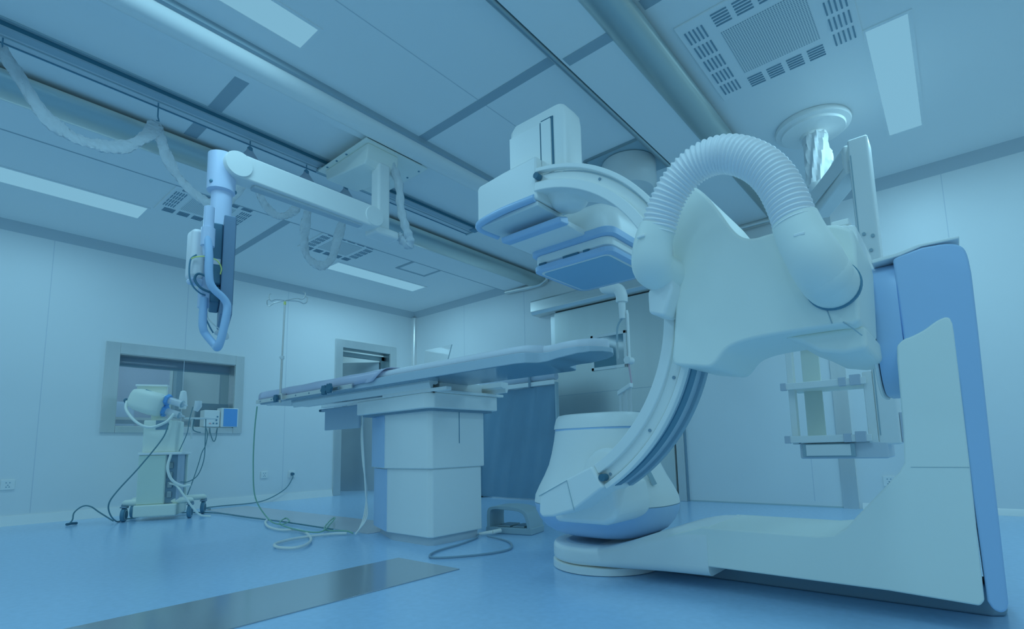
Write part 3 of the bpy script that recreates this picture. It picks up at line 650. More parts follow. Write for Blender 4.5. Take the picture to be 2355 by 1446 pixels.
# lower end block that carries the tube
e0 = math.radians(A0)
tx, tz = -math.sin(e0)*-1, math.cos(e0)*-1
p0 = arc_ring(.642, 0, e0); p1 = arc_ring(.735, 0, e0)
d = Vector((-math.cos(math.radians(20)), 0, -math.sin(math.radians(20))))
q0 = Vector((p0[0], 0, p0[2])); q1 = Vector((p1[0], 0, p1[2]))
eb = [(q1.x, q1.z), (q0.x, q0.z), (q0.x+d.x*.30, q0.z+d.z*.27), (q1.x+d.x*.335, q1.z+d.z*.12), (q1.x+d.x*.30, q1.z+d.z*.085)]
eb = [(5.638, .425), (5.59, .505), (5.47, .455), (5.37, .41), (5.335, .385), (5.33, .315), (5.345, .300), (5.40, .305), (5.50, .335)]
obj('arc_end_block', MB().prism(eb, 'y', -3.59, -3.36), M_WHITE, G, bevel=.016, seg=4)
eb2 = [(5.34, .32), (5.52, .345), (5.63, .42), (5.62, .36), (5.58, .33), (5.36, .285)]
obj('tube_arm', MB().prism([(5.28, .40), (5.60, .44), (5.62, .33), (5.60, .285), (5.55, .262), (5.30, .262)], 'y', -3.45, -3.16), M_WHITE, G, bevel=.03, seg=4)
obj('block_seam', MB().tube([(5.335, -3.591, .383), (5.475, -3.591, .448), (5.505, -3.591, .335)], .0018, 6), M_GREY, G)
# x-ray tube housing
def sup(cx, cy, z, a, b, e=2.6, n=48):
    o = []
    for k in range(n):
        t = 2*PI*k/n; c, s = math.cos(t), math.sin(t)
        o.append((cx+a*math.copysign(abs(c)**(2/e), c), cy+b*math.copysign(abs(s)**(2/e), s), z))
    return o
prof = [(.305, .362), (.34, .357), (.385, .335), (.435, .307), (.49, .281), (.55, .264), (.61, .251), (.660, .243)]
obj('tube_housing', MB().loft([sup(IX, IY, z, a, a*.74) for z, a in prof]), M_WHITE, G)
prof = [(.669, .241), (.685, .239), (.718, .231), (.735, .218), (.741, .19)]
obj('tube_cap', MB().loft([sup(IX, IY, z, a, a*.74, 3) for z, a in prof]), M_WHITE, G)
obj('cap_line', MB().loft([sup(IX, IY, z, a, a*.74, 2.8) for z, a in ((.659, .2405), (.670, .2385))]), M_BLUE, G)
prof = [(.138, .06), (.140, .13), (.148, .20), (.163, .255), (.190, .302), (.228, .336), (.268, .356), (.301, .362)]
obj('tube_bowl', MB().loft([sup(IX, IY, z, a, a*.74) for z, a in prof]), M_BLUE, G)
obj('housing_seam', MB().loft([sup(IX, IY, z, a, a*.74) for z, a in ((.3005, .3605), (.3055, .3605))]), M_GREYD, G)
obj('housing_boss', MB().lathe([(.13, -3.19), (.115, -3.222), (.10, -3.228), (.0, -3.228)], (5.42, 0, .44), 36, 'y'), M_WHITE, G)
obj('side_grip', MB().tube([(5.555, -3.10, .50), (5.595, -3.08, .40)], .012, 8), M_GREY, G)
# detector lift and detector
obj('lift_tower', MB().loft([[(5.315+a, -3.45+b, z) for a, b in rrect(.168*k, .075*k2, .035*k2, 4)] for z, k, k2 in ((1.76, 1, 1), (2.02, 1, 1), (2.065, .97, .96), (2.093, .86, .85), (2.10, .70, .6))]), M_WHITE, G)
tw = MB(); tw.box(5.165, 5.345, -3.529, -3.523, 1.80, 2.03).box(5.352, 5.405, -3.529, -3.523, 1.78, 2.035)
obj('tower_panel', tw, M_WHITE, G)
obj('tower_slot', MB().box(5.409, 5.419, -3.528, -3.522, 1.78, 2.04).box(5.3455, 5.351, -3.5275, -3.522, 1.78, 2.035).box(5.352, 5.41, -3.528, -3.522, 2.035, 2.041), M_DARKER, G)
obj('lift_body', MB().prism([(4.985, 1.655), (4.985, 1.825), (5.0, 1.838), (5.155, 1.852), (5.35, 1.86), (5.35, 1.66)], 'y', -3.57, -3.36), M_WHITE, G, bevel=.012)
obj('lift_edge', MB().tube(spline([(5.335, -3.565, 1.668), (5.15, -3.575, 1.662), (5.02, -3.575, 1.648), (4.985, -3.56, 1.64), (4.975, -3.52, 1.638), (4.98, -3.42, 1.638)], 5), .017, 12), M_BLUE, G)
obj('lift_floor', MB().box(4.985, 5.345, -3.56, -3.34, 1.632, 1.655), mat('lift_under', (108, 164, 190), .5), G, bevel=.006)
obj('lift_pivot', MB().lathe([(.05, 1.64), (.075, 1.655), (.10, 1.70), (.12, 1.76)], (5.42, -3.42, 0), 28), M_WHITE, G)
obj('slide_plate', MB().box(5.03, 5.38, -3.40, -3.12, 1.585, 1.615), M_WHITE, G, bevel=.006)
obj('slide_edge', MB().prism([(-3.47, 1.598), (-3.40, 1.62), (-3.39, 1.59), (-3.40, 1.578), (-3.46, 1.572)], 'x', 5.04, 5.395), M_BLUE, G, bevel=.008)
dome = []
for z, a, b in ((1.60, .235, .235), (1.66, .232, .232), (1.715, .22, .22), (1.755, .185, .185), (1.775, .12, .12)): dome.append([(5.285+p, -2.995+q, z) for p, q in rrect(a, b, a*.45, 6)])
obj('detector_cover', MB().loft(dome), M_WHITE, G)
obj('cover_seam', MB().box(5.155, 5.158, -3.2315, -3.20, 1.61, 1.71), M_GREY, G)
def band(z0, z1, a, r, cx=5.275, cy=-2.995, taper=.0):
    return MB().loft([[(cx+p, cy+q, z) for p, q in rrect(a+k, a+k, r, 6)] for z, k in ((z0, -.008-taper), (z0+.006, -taper), (z1-.006, 0), (z1, -.008))])
obj('detector_upper_band', band(1.562, 1.605, .248, .06), M_BLUE, G)
obj('detector_neck', band(1.515, 1.565, .228, .05), M_WHITE, G)
obj('detector_frame', band(1.478, 1.512, .235, .05), M_BLUE, G)
for x0_, x1_ in ((5.09, 5.13), (5.24, 5.33), (5.36, 5.39)): obj('grid_slot', MB().box(x0_, x1_, -3.232, -3.20, 1.507, 1.517), M_DARKER, G)
obj('panel_border', MB().loft([[(5.275+p, -2.995+q, z) for p, q in rrect(a, a, .03, 5)] for z, a in ((1.476, .206), (1.482, .206))]), M_WHITE, G)
obj('detector_panel', MB().loft([[(5.275+p, -2.995+q, z) for p, q in rrect(a, a, .025, 5)] for z, a in ((1.4735, .194), (1.482, .194))]), M_PANEL, G)
# corrugated hose and its elbows
hc = [(5.975, -3.73, 1.275), (5.995, -3.735, 1.325), (6.03, -3.74, 1.382), (6.07, -3.74, 1.422), (6.115, -3.74, 1.447), (6.165, -3.74, 1.455), (6.215, -3.74, 1.445), (6.265, -3.74, 1.415), (6.31, -3.74, 1.37), (6.345, -3.74, 1.31), (6.368, -3.74, 1.24), (6.382, -3.74, 1.175)]
hp = spline(hc, 30); 
acc = [0]
for i in range(1, len(hp)): acc.append(acc[-1]+(hp[i]-hp[i-1]).length)
NR = 46; rad = [.0545+.0035*math.cos(2*PI*NR*s_/acc[-1]) for s_ in acc]
obj('corrugated_hose', MB().tube(hp, rad, 32, up=(0, 1, 0)), mat('hose_white', (124, 178, 206), .4), G, ang=80)
el = spline([(5.975, -3.73, 1.29), (5.955, -3.73, 1.24), (5.942, -3.72, 1.185), (5.938, -3.69, 1.165), (5.945, -3.60, 1.16)], 8)
obj('hose_elbow', MB().tube(el, [.059+.008*min(1, i/16) for i in range(len(el))], 32).ball((5.938, -3.70, 1.168), .068, 32), M_WHITEG, G)
obj('elbow_bracket', MB().prism([(5.90, 1.02), (5.955, 1.00), (5.99, 1.09), (5.99, 1.14), (5.90, 1.10)], 'y', -3.68, -3.58), M_WHITE, G, bevel=.012)
el = spline([(6.38, -3.735, 1.185), (6.395, -3.735, 1.13), (6.415, -3.73, 1.075), (6.43, -3.70, 1.03), (6.437, -3.66, 1.015), (6.44, -3.60, 1.015)], 8)
obj('hose_elbow', MB().tube(el, [.060+.008*min(1, i/18) for i in range(len(el))], 32).ball((6.433, -3.695, 1.025), .0685, 32), M_WHITEG, G)
obj('hose_socket', MB().cyl((6.44, -3.625, 1.012), (6.44, -3.61, 1.012), .071, n=36), M_DARK, G)
for x, z, dx in ((5.945, 1.245, .02), (6.40, 1.12, .02)): obj('hose_latch', MB().box(x-.014, x+.014, -3.800, -3.77, z-.004, z+.004), M_WHITE, G, bevel=.002)

# ------------------------------------------------------------------ patient table
T = thing('patient_table', 'white patient table on a stepped pedestal with a long narrow grey top', 'operating table', (3.76, -2.94, 0))
def ped(x0, x1, y0, y1, z0, z1):
    return MB().prism([(x0, y0+.15), (x0+.33, y0+.012), (x1-.03, y0), (x1, y0+.02), (x1, y1-.02), (x1-.03, y1), (x0+.33, y1-.012), (x0, y1-.15)], 'z', z0, z1)
obj('plinth', ped(3.40, 4.13, -3.14, -2.72, 0, .05), mat('plinth_grey', (96, 148, 176), .5), T)
obj('pedestal_lower', ped(3.36, 4.15, -3.16, -2.70, .05, .465), M_WHITE, T, bevel=.008)
obj('pedestal_upper', ped(3.35, 4.165, -3.175, -2.685, .465, .835), M_WHITE, T, bevel=.008)
def sidepanel(e, z0, z1):
    x0, y0 = (3.36, -3.16) if z1 < .465 else (3.35, -3.175)
    return MB().prism([(x0-.004, y0+.15-e-.004), (x0+.33, y0+.012-e), (x0+.33, y0+.03), (x0+.02, y0+.17)], 'z', z0, z1)
obj('side_panel', sidepanel(.006, .056, .46), M_BLUE, T)
obj('side_panel', sidepanel(.006, .472, .83), M_BLUE, T)
obj('pedestal_seam', MB().box(4.164, 4.167, -2.935, -2.93, .62, .83), M_DARK, T)
obj('skirt', MB().prism([(3.40, -3.20), (4.17, -3.235), (4.235, -3.20), (4.235, -2.64), (4.18, -2.62), (3.40, -2.66)], 'z', .835, .93), M_WHITE, T, bevel=.008)
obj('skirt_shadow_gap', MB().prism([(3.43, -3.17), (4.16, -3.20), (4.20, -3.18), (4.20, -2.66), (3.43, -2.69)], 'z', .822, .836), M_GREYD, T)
obj('base_rail', MB().box(3.75, 4.38, -3.235, -3.19, .93, .952).box(4.22, 4.26, -3.23, -2.60, .93, .948), M_WHITE, T, bevel=.004)
obj('carriage_block', MB().box(3.70, 4.20, -3.13, -2.75, .945, 1.012), M_WHITE, T, bevel=.006)
def crail(yc):
    o = []
    for a in range(0, 11): t_ = math.radians(200-a*22); o.append((yc+.032*math.cos(t_), .985+.026*math.sin(t_)))
    return o
for yc in (-3.205, -2.70):
    sgn = -1 if yc < -3 else 1
    cpz = [(yc+sgn*.035, 1.018), (yc-sgn*.03, 1.018), (yc-sgn*.032, .985), (yc-sgn*.01, .975), (yc+sgn*.008, .978), (yc+sgn*.01, .95), (yc+sgn*.028, .948), (yc+sgn*.042, .985)]
    obj('side_rail', MB().prism(cpz, 'x', 2.55 if yc < -3 else 2.6, 4.24 if yc < -3 else 4.36), M_WHITE, T, bevel=.003)
    obj('lower_side_rail', MB().box(2.05, 3.78, yc-.022, yc+.022, 1.0, 1.03).box(2.50, 3.30, yc-.026, yc+.026, .965, 1.0), M_WHITE, T, bevel=.006)
obj('equipment_rail', MB().box(2.12, 3.56, -3.345, -3.333, 1.005, 1.035).box(2.11, 2.14, -3.333, -3.31, 1.008, 1.032).box(3.46, 3.50, -3.333, -3.31, 1.008, 1.032), M_STEEL, T, bevel=.003)
rb = MB()
for k in range(7): x = 2.2+.2*k; rb.cyl((x, -3.345, 1.02), (x, -3.3475, 1.02), .006, n=8)
obj('rail_screw', rb, M_GREYD, T)
yc = -3.09
def interp(tab, x):
    for (x0, a), (x1, b) in zip(tab, tab[1:]):
        if x <= x1:
            t_ = (x-x0)/(x1-x0); t_ = max(0, t_); t_ = t_*t_*(3-2*t_); return a+(b-a)*t_
    return tab[-1][1]
WN = [(2.13, .225), (4.98, .225), (5.03, .212), (5.085, .142), (5.12, .132), (5.24, .152), (5.30, .148), (5.355, .118), (5.39, .075), (5.408, .02), (5.41, .005)]
WF = [(2.13, .21), (5.06, .21), (5.075, .19), (5.095, .095), (5.13, .088), (5.24, .105), (5.32, .108), (5.37, .085), (5.40, .04), (5.41, .005)]
ZB = [(2.13, 1.0), (5.02, 1.0), (5.20, 1.012), (5.41, 1.028)]
XS = [2.13, 3.5, 4.5, 4.9] + [4.94+.012*k for k in range(39)] + [5.404, 5.41]
def slab(k, dz0, z1, ze=0):
    return MB().loft([[(x, yc-interp(WN, x)*k, interp(ZB, x)+dz0), (x, yc-interp(WN, x)*k, (z1 if z1 else interp(ZB, x)+ze)), (x, yc+interp(WF, x)*k, (z1 if z1 else interp(ZB, x)+ze)), (x, yc+interp(WF, x)*k, interp(ZB, x)+dz0)] for x in XS])
obj('table_top', slab(1, 0, 1.053), M_CARBON, T, bevel=.004, seg=2, ang=50)
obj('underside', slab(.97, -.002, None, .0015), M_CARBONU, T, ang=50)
near = [(2.13, -.212), (3.5, -.212), (4.90, -.212), (4.97, -.21)] + [(5.0+.015*k, -(interp(WN, 5.02+.015*k)*.5+interp(WF, 5.02+.015*k)*.5)+.006) for k in range(26)] + [(5.39, -.006)]
obj('hanging_plate', MB().box(2.60, 3.10, -2.99, -2.97, .765, .94).box(2.56, 3.4, -3.0, -2.80, .925, .945), mat('plate_blue_grey', (92, 148, 182), .45), T, bevel=.003)
obj('plate_stop', MB().box(2.52, 2.56, -3.0, -2.96, .924, .944), M_DARKER, T, bevel=.004)
obj('cable_bracket', MB().box(3.30, 3.38, -3.03, -2.99, .84, .93), M_WHITE, T, bevel=.006)
pc = MB()
for k in range(3): pc.tube(spline([(3.40+.02*k, -3.06, .90), (3.34, -3.08-.01*k, .86), (3.265+.022*k, -3.07-.01*k, .74), (3.285+.026*k, -3.07-.012*k, .52), (3.325+.012*k, -3.06-.012*k, .30), (3.31+.02*k, -3.07, .12), (3.30+.03*k, -3.11-.03*k, .012)], 6), .0055, 8)
obj('hanging_cable', pc, M_CABW, T)
# pads and covers lying on the table
padn = [(x, max(.004, abs(y)-.004)) for x, y in near]
rings = []
for z, k in ((1.0545, .97), (1.060, 1.0), (1.082, 1.0), (1.094, .95), (1.098, .8)):
    rings.append([(3.74 if x < 3.74 else x, yc-yy*k, z) for x, yy in padn if x >= 3.5] + [(3.74 if x < 3.74 else x, yc+yy*k, z) for x, yy in padn[::-1] if x >= 3.5])
tag(obj('table_mattress', MB().loft(rings), M_PAD, ang=50), 'thin pale mattress pad on the narrow head end of the patient table', 'mattress')
rings = []
nx = 30
for i in range(nx+1):
    x = 2.12+1.72*i/nx
    w = .236+.0015*math.sin(i*1.1); top = 1.116+.002*math.sin(i*.9)
    bot = 1.030+.003*math.sin(i*1.7)
    ring = []
    for k in range(25):
        a = PI*k/24; ring.append((x+(.13*(abs(math.sin(a))**.4-.5) if i > nx-2 else 0), yc-(w*(1.0 if abs(math.cos(a)) > .35 else .9+0*a))*math.copysign(abs(math.cos(a))**.28, math.cos(a)), bot+(top-bot)*abs(math.sin(a))**.45))
    rings.append(ring)
cv = MB().loft(rings, False, False)
cvo = obj('plastic_cover_sheet', cv, M_FILM, ang=70)
sd = cvo.modifiers.new('thick', 'SOLIDIFY'); sd.thickness = .003
tag(cvo, 'translucent plastic sheet covering the foot end of the patient table', 'plastic sheet')
tag(obj('foot_mattress', MB().box(2.14, 3.74, yc-.21, yc+.21, 1.0545, 1.10), M_PAD, bevel=.018), 'pale mattress pad under the plastic sheet at the table foot end', 'mattress')
ac = thing('acrylic_arm_guard', 'clear curved acrylic guard standing at the far edge of the mattress', 'arm guard', (3.85, -2.80, 1.1))
ar = []
for i in range(9):
    t_ = i/8; z = 1.335-.235*t_; xo = .0 if t_ < .45 else .06*((t_-.45)/.55)**1.6
    ar.append([(3.60, -2.75-.02*t_, z), (3.90+xo*.9, -2.75-.08*t_-xo, z), (3.903+xo*.9, -2.746-.08*t_-xo, z), (3.60, -2.746-.02*t_, z)])
obj('panel', MB().loft(ar), M_CLEAR, ac)
obj('edge', MB().tube([(r[1][0], r[1][1], r[1][2]) for r in ar], .003, 6), M_GREY, ac)
# IV pole on the rail
iv = thing('iv_pole', 'slim IV pole with four hooks clamped to the table rail', 'drip stand', (2.58, -3.36, 1.02))
obj('pole', MB().cyl((2.58, -3.358, .98), (2.59, -3.358, 1.34), .009, n=12).cyl((2.59, -3.358, 1.33), (2.605, -3.358, 1.80), .0065, n=12), M_STEEL, iv)
obj('pole_collar', MB().cyl((2.59, -3.358, 1.325), (2.59, -3.358, 1.35), .016, n=14).cyl((2.59, -3.38, 1.338), (2.59, -3.358, 1.338), .007, n=8), M_WHITE, iv)
for dx, dy in ((-.22, -.04), (.20, .06), (-.05, -.10), (.08, .14)):
    obj('hook', MB().tube(spline([(2.605, -3.358, 1.80), (2.605+dx*.6, -3.358+dy*.6, 1.80), (2.605+dx*.85, -3.358+dy*.85, 1.785), (2.605+dx, -3.358+dy, 1.80), (2.605+dx*1.02, -3.358+dy*1.02, 1.835), (2.605+dx*.9, -3.358+dy*.9, 1.845)], 5), .004, 8), M_STEEL, iv)
obj('tape_mark', MB().cyl((2.605, -3.358, 1.765), (2.605, -3.358, 1.79), .009, n=10), M_YEL, iv)
obj('rail_clamp', MB().box(2.565, 2.62, -3.368, -3.328, 1.0, 1.052), M_STEEL, iv, bevel=.006)
def star(c, r=.03, d=.02):
    o = []
    for k in range(24):
        a = 2*PI*k/24; q = r*(1+.14*math.cos(6*a)); o.append((c[0]+q*math.cos(a), c[2]+q*math.sin(a)))
    return MB().prism(o, 'y', c[1]-d, c[1])
obj('clamp_knob', star((2.55, -3.368, 1.014)), M_DARKER, iv, bevel=.003)
rc = thing('rail_clamp', 'black double knob clamp on the table rail beside IV pole', 'clamp', (3.33, -3.36, 1.02))
obj('clamp_body', MB().box(3.21, 3.31, -3.368, -3.328, .996, 1.044), M_STEEL, rc, bevel=.006)
for x, z in ((3.275, 1.015), (3.340, 1.022)): obj('knob', star((x, -3.369, z), .034), M_DARKER, rc, bevel=.003)

# ------------------------------------------------------------------ foot switch
fs = thing('foot_switch', 'grey foot switch with an arched guard beside the table pedestal', 'foot switch', (4.2, -2.43, 0))
def fsr(x, y):
    a = math.radians(12); dx, dy = x-4.2, y+2.43
    return (4.2+dx*math.cos(a)-dy*math.sin(a), -2.43+dx*math.sin(a)+dy*math.cos(a))
obj('base', MB().prism([fsr(4.03, -2.56), fsr(4.39, -2.56), fsr(4.39, -2.36), fsr(4.03, -2.36)], 'z', 0, .045), M_GREY, fs, bevel=.008)
gd = []
path = [(4.04, .02)] + curve2([(4.04, .12), (4.05, .165), (4.09, .182), (4.2, .186), (4.29, .176), (4.345, .15), (4.37, .10), (4.385, .02)], 4)
rings = []
for x, z in path:
    cx_, cz_ = 4.21, .06; dx, dz = cx_-x, cz_-z; L_ = math.hypot(dx, dz); ix, iz = x+dx/L_*.026, max(.015, z+dz/L_*.026)
    rings.append([(*fsr(x, -2.56), z), (*fsr(x, -2.36), z), (*fsr(ix, -2.36), iz), (*fsr(ix, -2.56), iz)])
obj('guard', MB().loft(rings), M_GREY, fs, bevel=.004, seg=2, ang=50)
obj('pedal', MB().prism([fsr(4.12, -2.55), fsr(4.22, -2.55), fsr(4.22, -2.40), fsr(4.12, -2.40)], 'z', .045, .058).prism([fsr(4.24, -2.55), fsr(4.33, -2.55), fsr(4.33, -2.40), fsr(4.24, -2.40)], 'z', .045, .056), M_STEELD, fs, bevel=.004)
obj('cable_gland', MB().cyl((4.19, -2.66, .025), (4.13, -2.73, .018), .013, .009, 12).cyl((4.21, -2.60, .03), (4.19, -2.66, .025), .014, n=12), M_CABW, fs)
obj('lead', MB().tube(spline([(4.13, -2.73, .015), (4.19, -2.82, .008), (4.26, -3.02, .008), (4.30, -3.22, .008), (4.36, -3.34, .008), (4.44, -3.38, .008), (4.54, -3.28, .008), (4.62, -3.12, .008), (4.62, -2.97, .008), (4.50, -2.83, .008), (4.36, -2.76, .008), (4.22, -2.74, .012)], 7), .006, 8), M_GREYD, fs)

# ------------------------------------------------------------------ cables on the floor
def cable(pts, r, m, label, k=7): return tag(obj('cable', MB().tube(spline(pts, k), r, 8), m), label, 'cable')
z = .014
cable([(1.95, -3.14, z), (2.10, -3.22, z), (2.40, -3.33, z), (2.66, -3.36, z), (2.78, -3.29, z), (3.02, -3.34, z), (3.30, -3.46, z), (3.46, -3.58, z), (3.50, -3.68, z), (3.38, -3.72, z), (3.24, -3.66, z), (3.16, -3.48, z), (3.20, -3.27, z), (3.27, -3.18, z)], .009, M_CABW, 'white cable looping over the floor left of the table pedestal')
cable([(2.10, -3.325, .985), (2.07, -3.325, .78), (2.06, -3.32, .48), (2.08, -3.30, .22), (2.2, -3.24, .05), (2.46, -3.27, .03), (2.43, -3.18, .04), (2.20, -3.10, .04), (2.40, -3.24, .026), (2.85, -3.33, .026), (3.12, -3.30, .026), (2.95, -3.12, .05), (2.60, -2.88, .04), (2.50, -2.83, .03), (2.68, -2.98, .026), (3.05, -3.22, .026), (3.24, -3.17, .026), (3.30, -3.15, .012)], .0055, M_CABG, 'thin green cable hanging from the table foot end into small floor loops')
cable([(.04, -1.965, .326), (.055, -1.98, .27), (.05, -2.06, .15), (.06, -2.25, .05), (.08, -2.45, .012), (.10, -2.8, .012), (.16, -3.0, .012), (.35, -3.02, .012)], .006, M_CABD, 'dark mains cable running from plug socket along the wall foot')
cable([(.30, -3.42, .012), (.8, -3.16, .012), (1.5, -3.14, .012), (2.2, -3.12, .014), (3.0, -3.13, .014)], .006, M_CABD, 'dark cable along the edge of the grey floor cover plate')
cable([(.95, -3.63, .89), (.98, -3.68, .75), (.98, -3.84, .50), (.95, -3.98, .30), (.92, -4.03, .19), (.85, -4.0, .09), (.72, -3.92, .012), (.60, -3.84, .012), (.50, -3.70, .012)], .006, M_CABD, 'dark cable sweeping down from the injector head to the floor')
cable([(.66, -3.93, .012), (.62, -4.03, .10), (.60, -4.09, .155), (.56, -4.14, .16), (.54, -4.19, .11), (.55, -4.20, .05), (.54, -4.22, .012)], .006, M_CABD, 'dark cable arching off the floor left of the cart caster')
tag(obj('cable_plug', MB().tube([(.56, -4.24, .014), (.53, -4.20, .016), (.50, -4.16, .012)], .011, 8), M_DARKER), 'black cable end lying on the floor left of the injector cart', 'plug')
cable([(.02, -2.99, .90), (.045, -2.98, .83), (.06, -3.0, .70), (.05, -3.03, .62), (.06, -3.06, .50), (.10, -3.12, .32), (.16, -3.2, .12), (.22, -3.24, .012)], .005, M_CABD, 'thin dark cable dropping from the window sill box to the floor')
cable([(.02, -2.95, .90), (.03, -2.945, .84), (.035, -2.92, .76), (.035, -2.90, .75), (.035, -2.885, .80), (.02, -2.87, .90)], .005, M_CABD, 'short dark cable loop hanging below the window sill box')

# ------------------------------------------------------------------ boxes on the window sill
bx = thing('control_box', 'small white control box with red switch on the window sill', 'control box', (-.04, -2.93, WZ0+.006))
obj('case', MB().box(-.10, .03, -3.02, -2.85, WZ0+.006, 1.105), M_WHITE, bx, bevel=.01)
obj('red_switch', MB().box(.03, .034, -2.965, -2.945, .945, .957), M_RED, bx)
for y, z in ((-2.92, .953), (-2.885, .953), (-2.89, .99), (-2.88, 1.03)): obj('button', MB().cyl((.03, y, z), (.036, y, z), .009, n=10), M_DARK, bx)
sb = thing('speaker_box', 'box with a bright blue front on the sill beside the white control box', 'speaker', (-.03, -2.76, WZ0+.006))
obj('case', MB().box(-.09, .045, -2.845, -2.655, WZ0+.006, 1.135), M_WHITE, sb, bevel=.008)
obj('blue_front', MB().box(.045, .049, -2.82, -2.67, WZ0+.014, 1.127), M_BLUED, sb, bevel=.002)

# ------------------------------------------------------------------ contrast injector cart
K = thing('injector_cart', 'cream contrast injector cart with twin syringe head on casters below the window', 'medical cart', (.72, -3.55, 0))
CA = math.radians(-30)      # cart turned towards the camera
def kr(u, v, z=None):
    x, y = .70+u*math.cos(CA)-v*math.sin(CA), -3.58+u*math.sin(CA)+v*math.cos(CA)
    return (x, y) if z is None else (x, y, z)
def kbox(u0, u1, v0, v1, z0, z1, mb=None):
    return (mb or MB()).prism([kr(u0, v0), kr(u1, v0), kr(u1, v1), kr(u0, v1)], 'z', z0, z1)
# u: depth towards camera (front at +u), v: to the right
obj('base', kbox(-.18, .20, -.17, .17, .035, .145), M_CREAM, K, bevel=.015)
for v, u, vv, uu in ((-.20, .12, -.27, .12), (.20, .12, .29, .12), (.20, -.18, .33, -.25), (-.20, -.18, -.3, -.22)):
    obj('base_arm', MB().tube([kr(u*.6, v*.5, .165), kr(u, v, .168), kr(uu, vv*.93, .168), kr(uu, vv, .165)], [.05, .048, .042, .02], 14, flat=(.62, 1)), M_CREAM, K, ang=50)
    c = obj('caster', MB().cyl(kr(uu, vv*.93, .12), kr(uu, vv*.93, .155), .028, n=14).prism([kr(uu-.03, vv*.93-.025), kr(uu+.05, vv*.93-.025), kr(uu+.05, vv*.93+.025), kr(uu-.03, vv*.93+.025)], 'z', .125, .138), M_GREYD, K, bevel=.004)
    w0, w1 = kr(uu+.012, vv*.93-.016), kr(uu+.012, vv*.93+.016)
    obj('wheel', MB().cyl((*w0, .062), (*w1, .062), .062, n=28), M_DARK, c, bevel=.008)
    h0, h1 = kr(uu+.012, vv*.93-.018), kr(uu+.012, vv*.93+.018)
    obj('wheel_rim', MB().cyl((*h0, .062), (*h1, .062), .047, n=24), M_GREY, c); obj('hub', MB().cyl((*kr(uu+.012, vv*.93-.021), .062), (*kr(uu+.012, vv*.93+.021), .062), .036, n=16), M_DARKER, c)
obj('lower_cabinet', kbox(-.17, .16, -.16, .06, .145, .60).prism([kr(-.17, .06), kr(-.15, .06), kr(-.15, .17), kr(-.17, .17)], 'z', .145, .60), M_CREAM, K, bevel=.008)
obj('front_panel', kbox(.16, .166, -.155, .055, .15, .595), mat('panel_cream', (112, 172, 184), .5), K, bevel=.003)
obj('open_bay', kbox(-.15, .13, .06, .15, .148, .60), M_GREYD, K)
bay = MB(); 
for zz in (.20, .29, .38, .47): kbox(.13, .145, .075, .115, zz, zz+.055, bay)
obj('bay_component', bay, M_STEELD, K, bevel=.004)
obj('bay_door', kbox(.0, .15, .15, .175, .16, .60), M_SLEEVD, K, bevel=.004)
obj('cabinet_lip', kbox(-.18, .18, -.165, .19, .60, .625), M_WHITE, K, bevel=.008)
obj('upper_column', kbox(-.15, .12, -.15, .12, .625, .93), M_CREAM, K, bevel=.012)
obj('column_recess', kbox(.12, .124, -.05, .05, .84, .928), M_GREYD, K)
obj('handle_post', kbox(-.19, -.15, -.185, -.155, .62, .93), M_CREAM, K, bevel=.006)
# head: tapered body tilted down to the right
h0 = Vector(kr(.0, -.29, 1.16)); h1 = Vector(kr(.06, .0, 1.06)); ax = (h1-h0).normalized()
upv = Vector((0, 0, 1)); sv = ax.cross(upv).normalized(); uv = sv.cross(ax).normalized()
rings = []
for t_, a_, b_ in ((0, .055, .055), (.02, .085, .085), (.08, .105, .105), (.2, .115, .112), (.30, .112, .105), (.31, .10, .095)):
    c = h0+ax*t_; rings.append([tuple(c+sv*p+uv*q) for p, q in rrect(a_, b_, min(a_, b_)*.55, 5)])
obj('injector_head', MB().loft(rings), M_CREAM, K, ang=55)
obj('head_slot', MB().tube([tuple(h0+ax*.12+sv*.06+uv*.106), tuple(h0+ax*.29+sv*.06+uv*.10)], .006, 6), M_DARK, K)
obj('display_pod', kbox(-.14, -.10, -.29, -.03, 1.13, 1.285), M_CREAM, K, bevel=.012)
obj('pod_lip', kbox(-.145, -.08, -.295, -.025, 1.275, 1.295), M_WHITE, K, bevel=.006)
for s_, q in ((.02, .075), (.055, -.035)):
    b0 = h0+ax*.31+uv*q+sv*(.05-s_)
    o = []
    cl = MB(); cl.cyl(tuple(b0), tuple(b0+ax*.03), .058, .055, 6)
    obj('syringe_clamp', cl, M_BLUED, K, bevel=.004)
    sy = obj('syringe', MB().tube([tuple(b0+ax*.03), tuple(b0+ax*.15), tuple(b0+ax*.175), tuple(b0+ax*.20)], [.034, .034, .012, .008], 20), M_SYR, K)
    obj('syringe_tip', MB().tube([tuple(b0+ax*.15), tuple(b0+ax*.16)], [.036, .03], 18), M_GREY, sy)
obj('clamp_bridge', MB().tube([tuple(h0+ax*.32+uv*.12), tuple(h0+ax*.32-uv*.09)], .03, 8, flat=(1, .6)), M_BLUED, K)
obj('white_bottle', MB().lathe([(.01, 1.235), (.025, 1.225), (.034, 1.17), (.038, 1.10), (.03, 1.05), (.0, 1.05)], kr(-.05, .12, 0), 18), M_WHITE, K)
obj('drip_chamber', MB().tube([kr(.08, .28, 1.12), kr(.08, .28, 1.07), kr(.08, .26, 1.02)], [.03, .034, .022], 16), M_SYR, K)
obj('tray', kbox(-.05, .05, .16, .44, .945, .96).cyl(kr(0, .22, .75), kr(0, .22, .945), .01), M_WHITE, K, bevel=.004)
obj('support_arm', MB().tube([kr(0, -.06, .92), kr(0, -.08, 1.02), kr(.0, -.10, 1.07)], [.06, .05, .04], 14), M_CREAM, K)
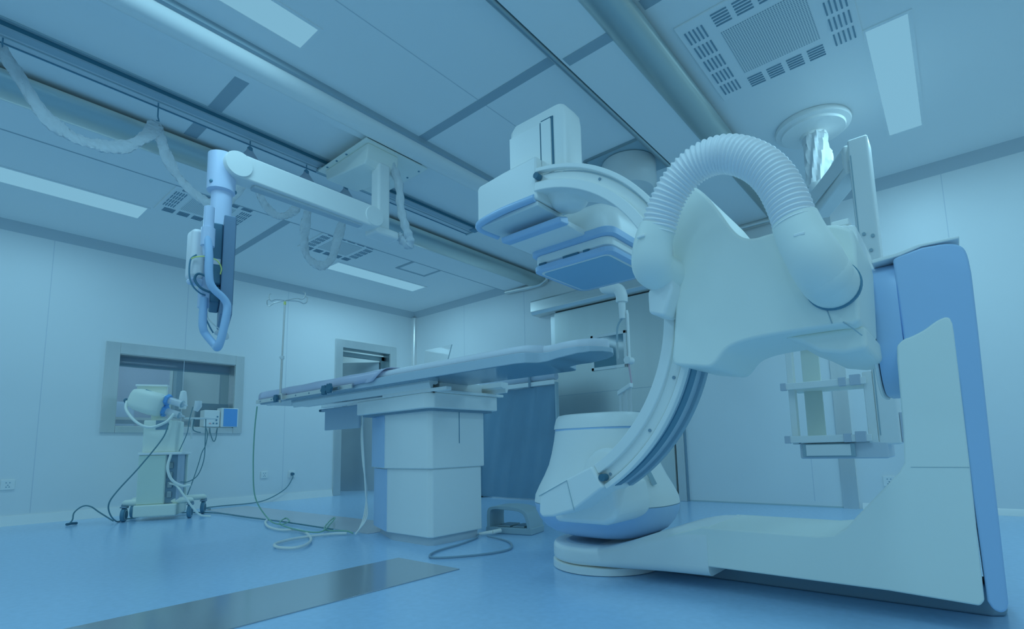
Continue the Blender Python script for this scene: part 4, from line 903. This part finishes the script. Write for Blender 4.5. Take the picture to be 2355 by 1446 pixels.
hs = MB(); hs.tube(spline([kr(.0, -.33, 1.12), kr(.06, -.31, 1.03), kr(.14, -.20, .91), kr(.17, -.08, .86), kr(.16, .04, .91), kr(.12, .09, .99)], 8), .013, 10)
obj('hose', hs, M_WHITEG, K)
obj('hose_end', MB().cyl(kr(-.03, -.345, 1.13), kr(.0, -.33, 1.115), .022, n=14), M_DARKER, K)
obj('hose', MB().tube(spline([kr(.18, .10, .60), kr(.22, .09, .48), kr(.23, .13, .37), kr(.22, .21, .31), kr(.2, .28, .31)], 8), .012, 10), M_WHITEG, K)
obj('hose', MB().tube(spline([kr(.15, .10, .33), kr(.22, .17, .31), kr(.25, .24, .22), kr(.25, .32, .10), kr(.24, .38, .03), kr(.22, .46, .012)], 8), .009, 10), M_WHITEG, K)
obj('cable_lead', MB().tube(spline([kr(.02, .24, .95), kr(.05, .24, .85), kr(.06, .27, .82), kr(.05, .31, .81)], 6), .005, 8), M_CABD, K)
obj('cable_lead', MB().tube(spline([kr(.1, .24, 1.06), kr(.12, .22, .92), kr(.13, .21, .80), kr(.12, .15, .63)], 6), .004, 8), M_CABD, K)
obj('cable_lead', MB().tube(spline([kr(.02, .34, .95), kr(.05, .35, .75), kr(.06, .35, .55), kr(.08, .31, .40), kr(.1, .24, .34), kr(.13, .18, .34)], 6), .0045, 8), M_CABD, K)

# ------------------------------------------------------------------ mobile lead screen behind the table
R = thing('lead_screen', 'dark film wrapped lead screen on a white rail behind the patient table', 'screen', (2.65, -.62, 0))
sx0, sx1 = 2.10, 3.27
nx, nz = 40, 14; rg = random.Random(3); rings = []
for j in range(nz+1):
    zz = .015+1.255*j/nz; row = []
    for i in range(nx+1):
        x = sx0+(sx1-sx0)*i/nx; row.append((x, -.64+.010*math.sin(i*.28+.15*j)+.004*math.sin(i*.8-j*.6), zz))
    row += [(p[0], p[1]+.02, p[2]) for p in row[::-1]]; rings.append(row)
obj('sheet', MB().loft(rings), M_SHEETD, R, ang=80)
obj('top_rail', MB().box(sx0-.02, sx1+.005, -.675, -.60, 1.275, 1.325), M_WHITE, R, bevel=.006)
obj('wrapped_roll', MB().tube([(sx0, -.62, 1.365), (2.4, -.62, 1.37), (2.5, -.62, 1.36), (2.9, -.62, 1.372), (sx1, -.62, 1.368)], [.04, .045, .042, .046, .042], 16), M_SLEEVD, R)
obj('clip', MB().box(2.92, 2.945, -.69, -.58, 1.27, 1.42), M_GREYD, R, bevel=.003)
obj('side_post', MB().box(sx0-.03, sx0, -.66, -.61, 0, 1.3).box(sx1, sx1+.02, -.66, -.61, 0, 1.3), M_GREY, R, bevel=.004)
obj('foot_bar', MB().box(sx0-.03, sx0, -.80, -.45, 0, .03).box(sx1, sx1+.02, -.80, -.45, 0, .03), M_GREY, R, bevel=.004)
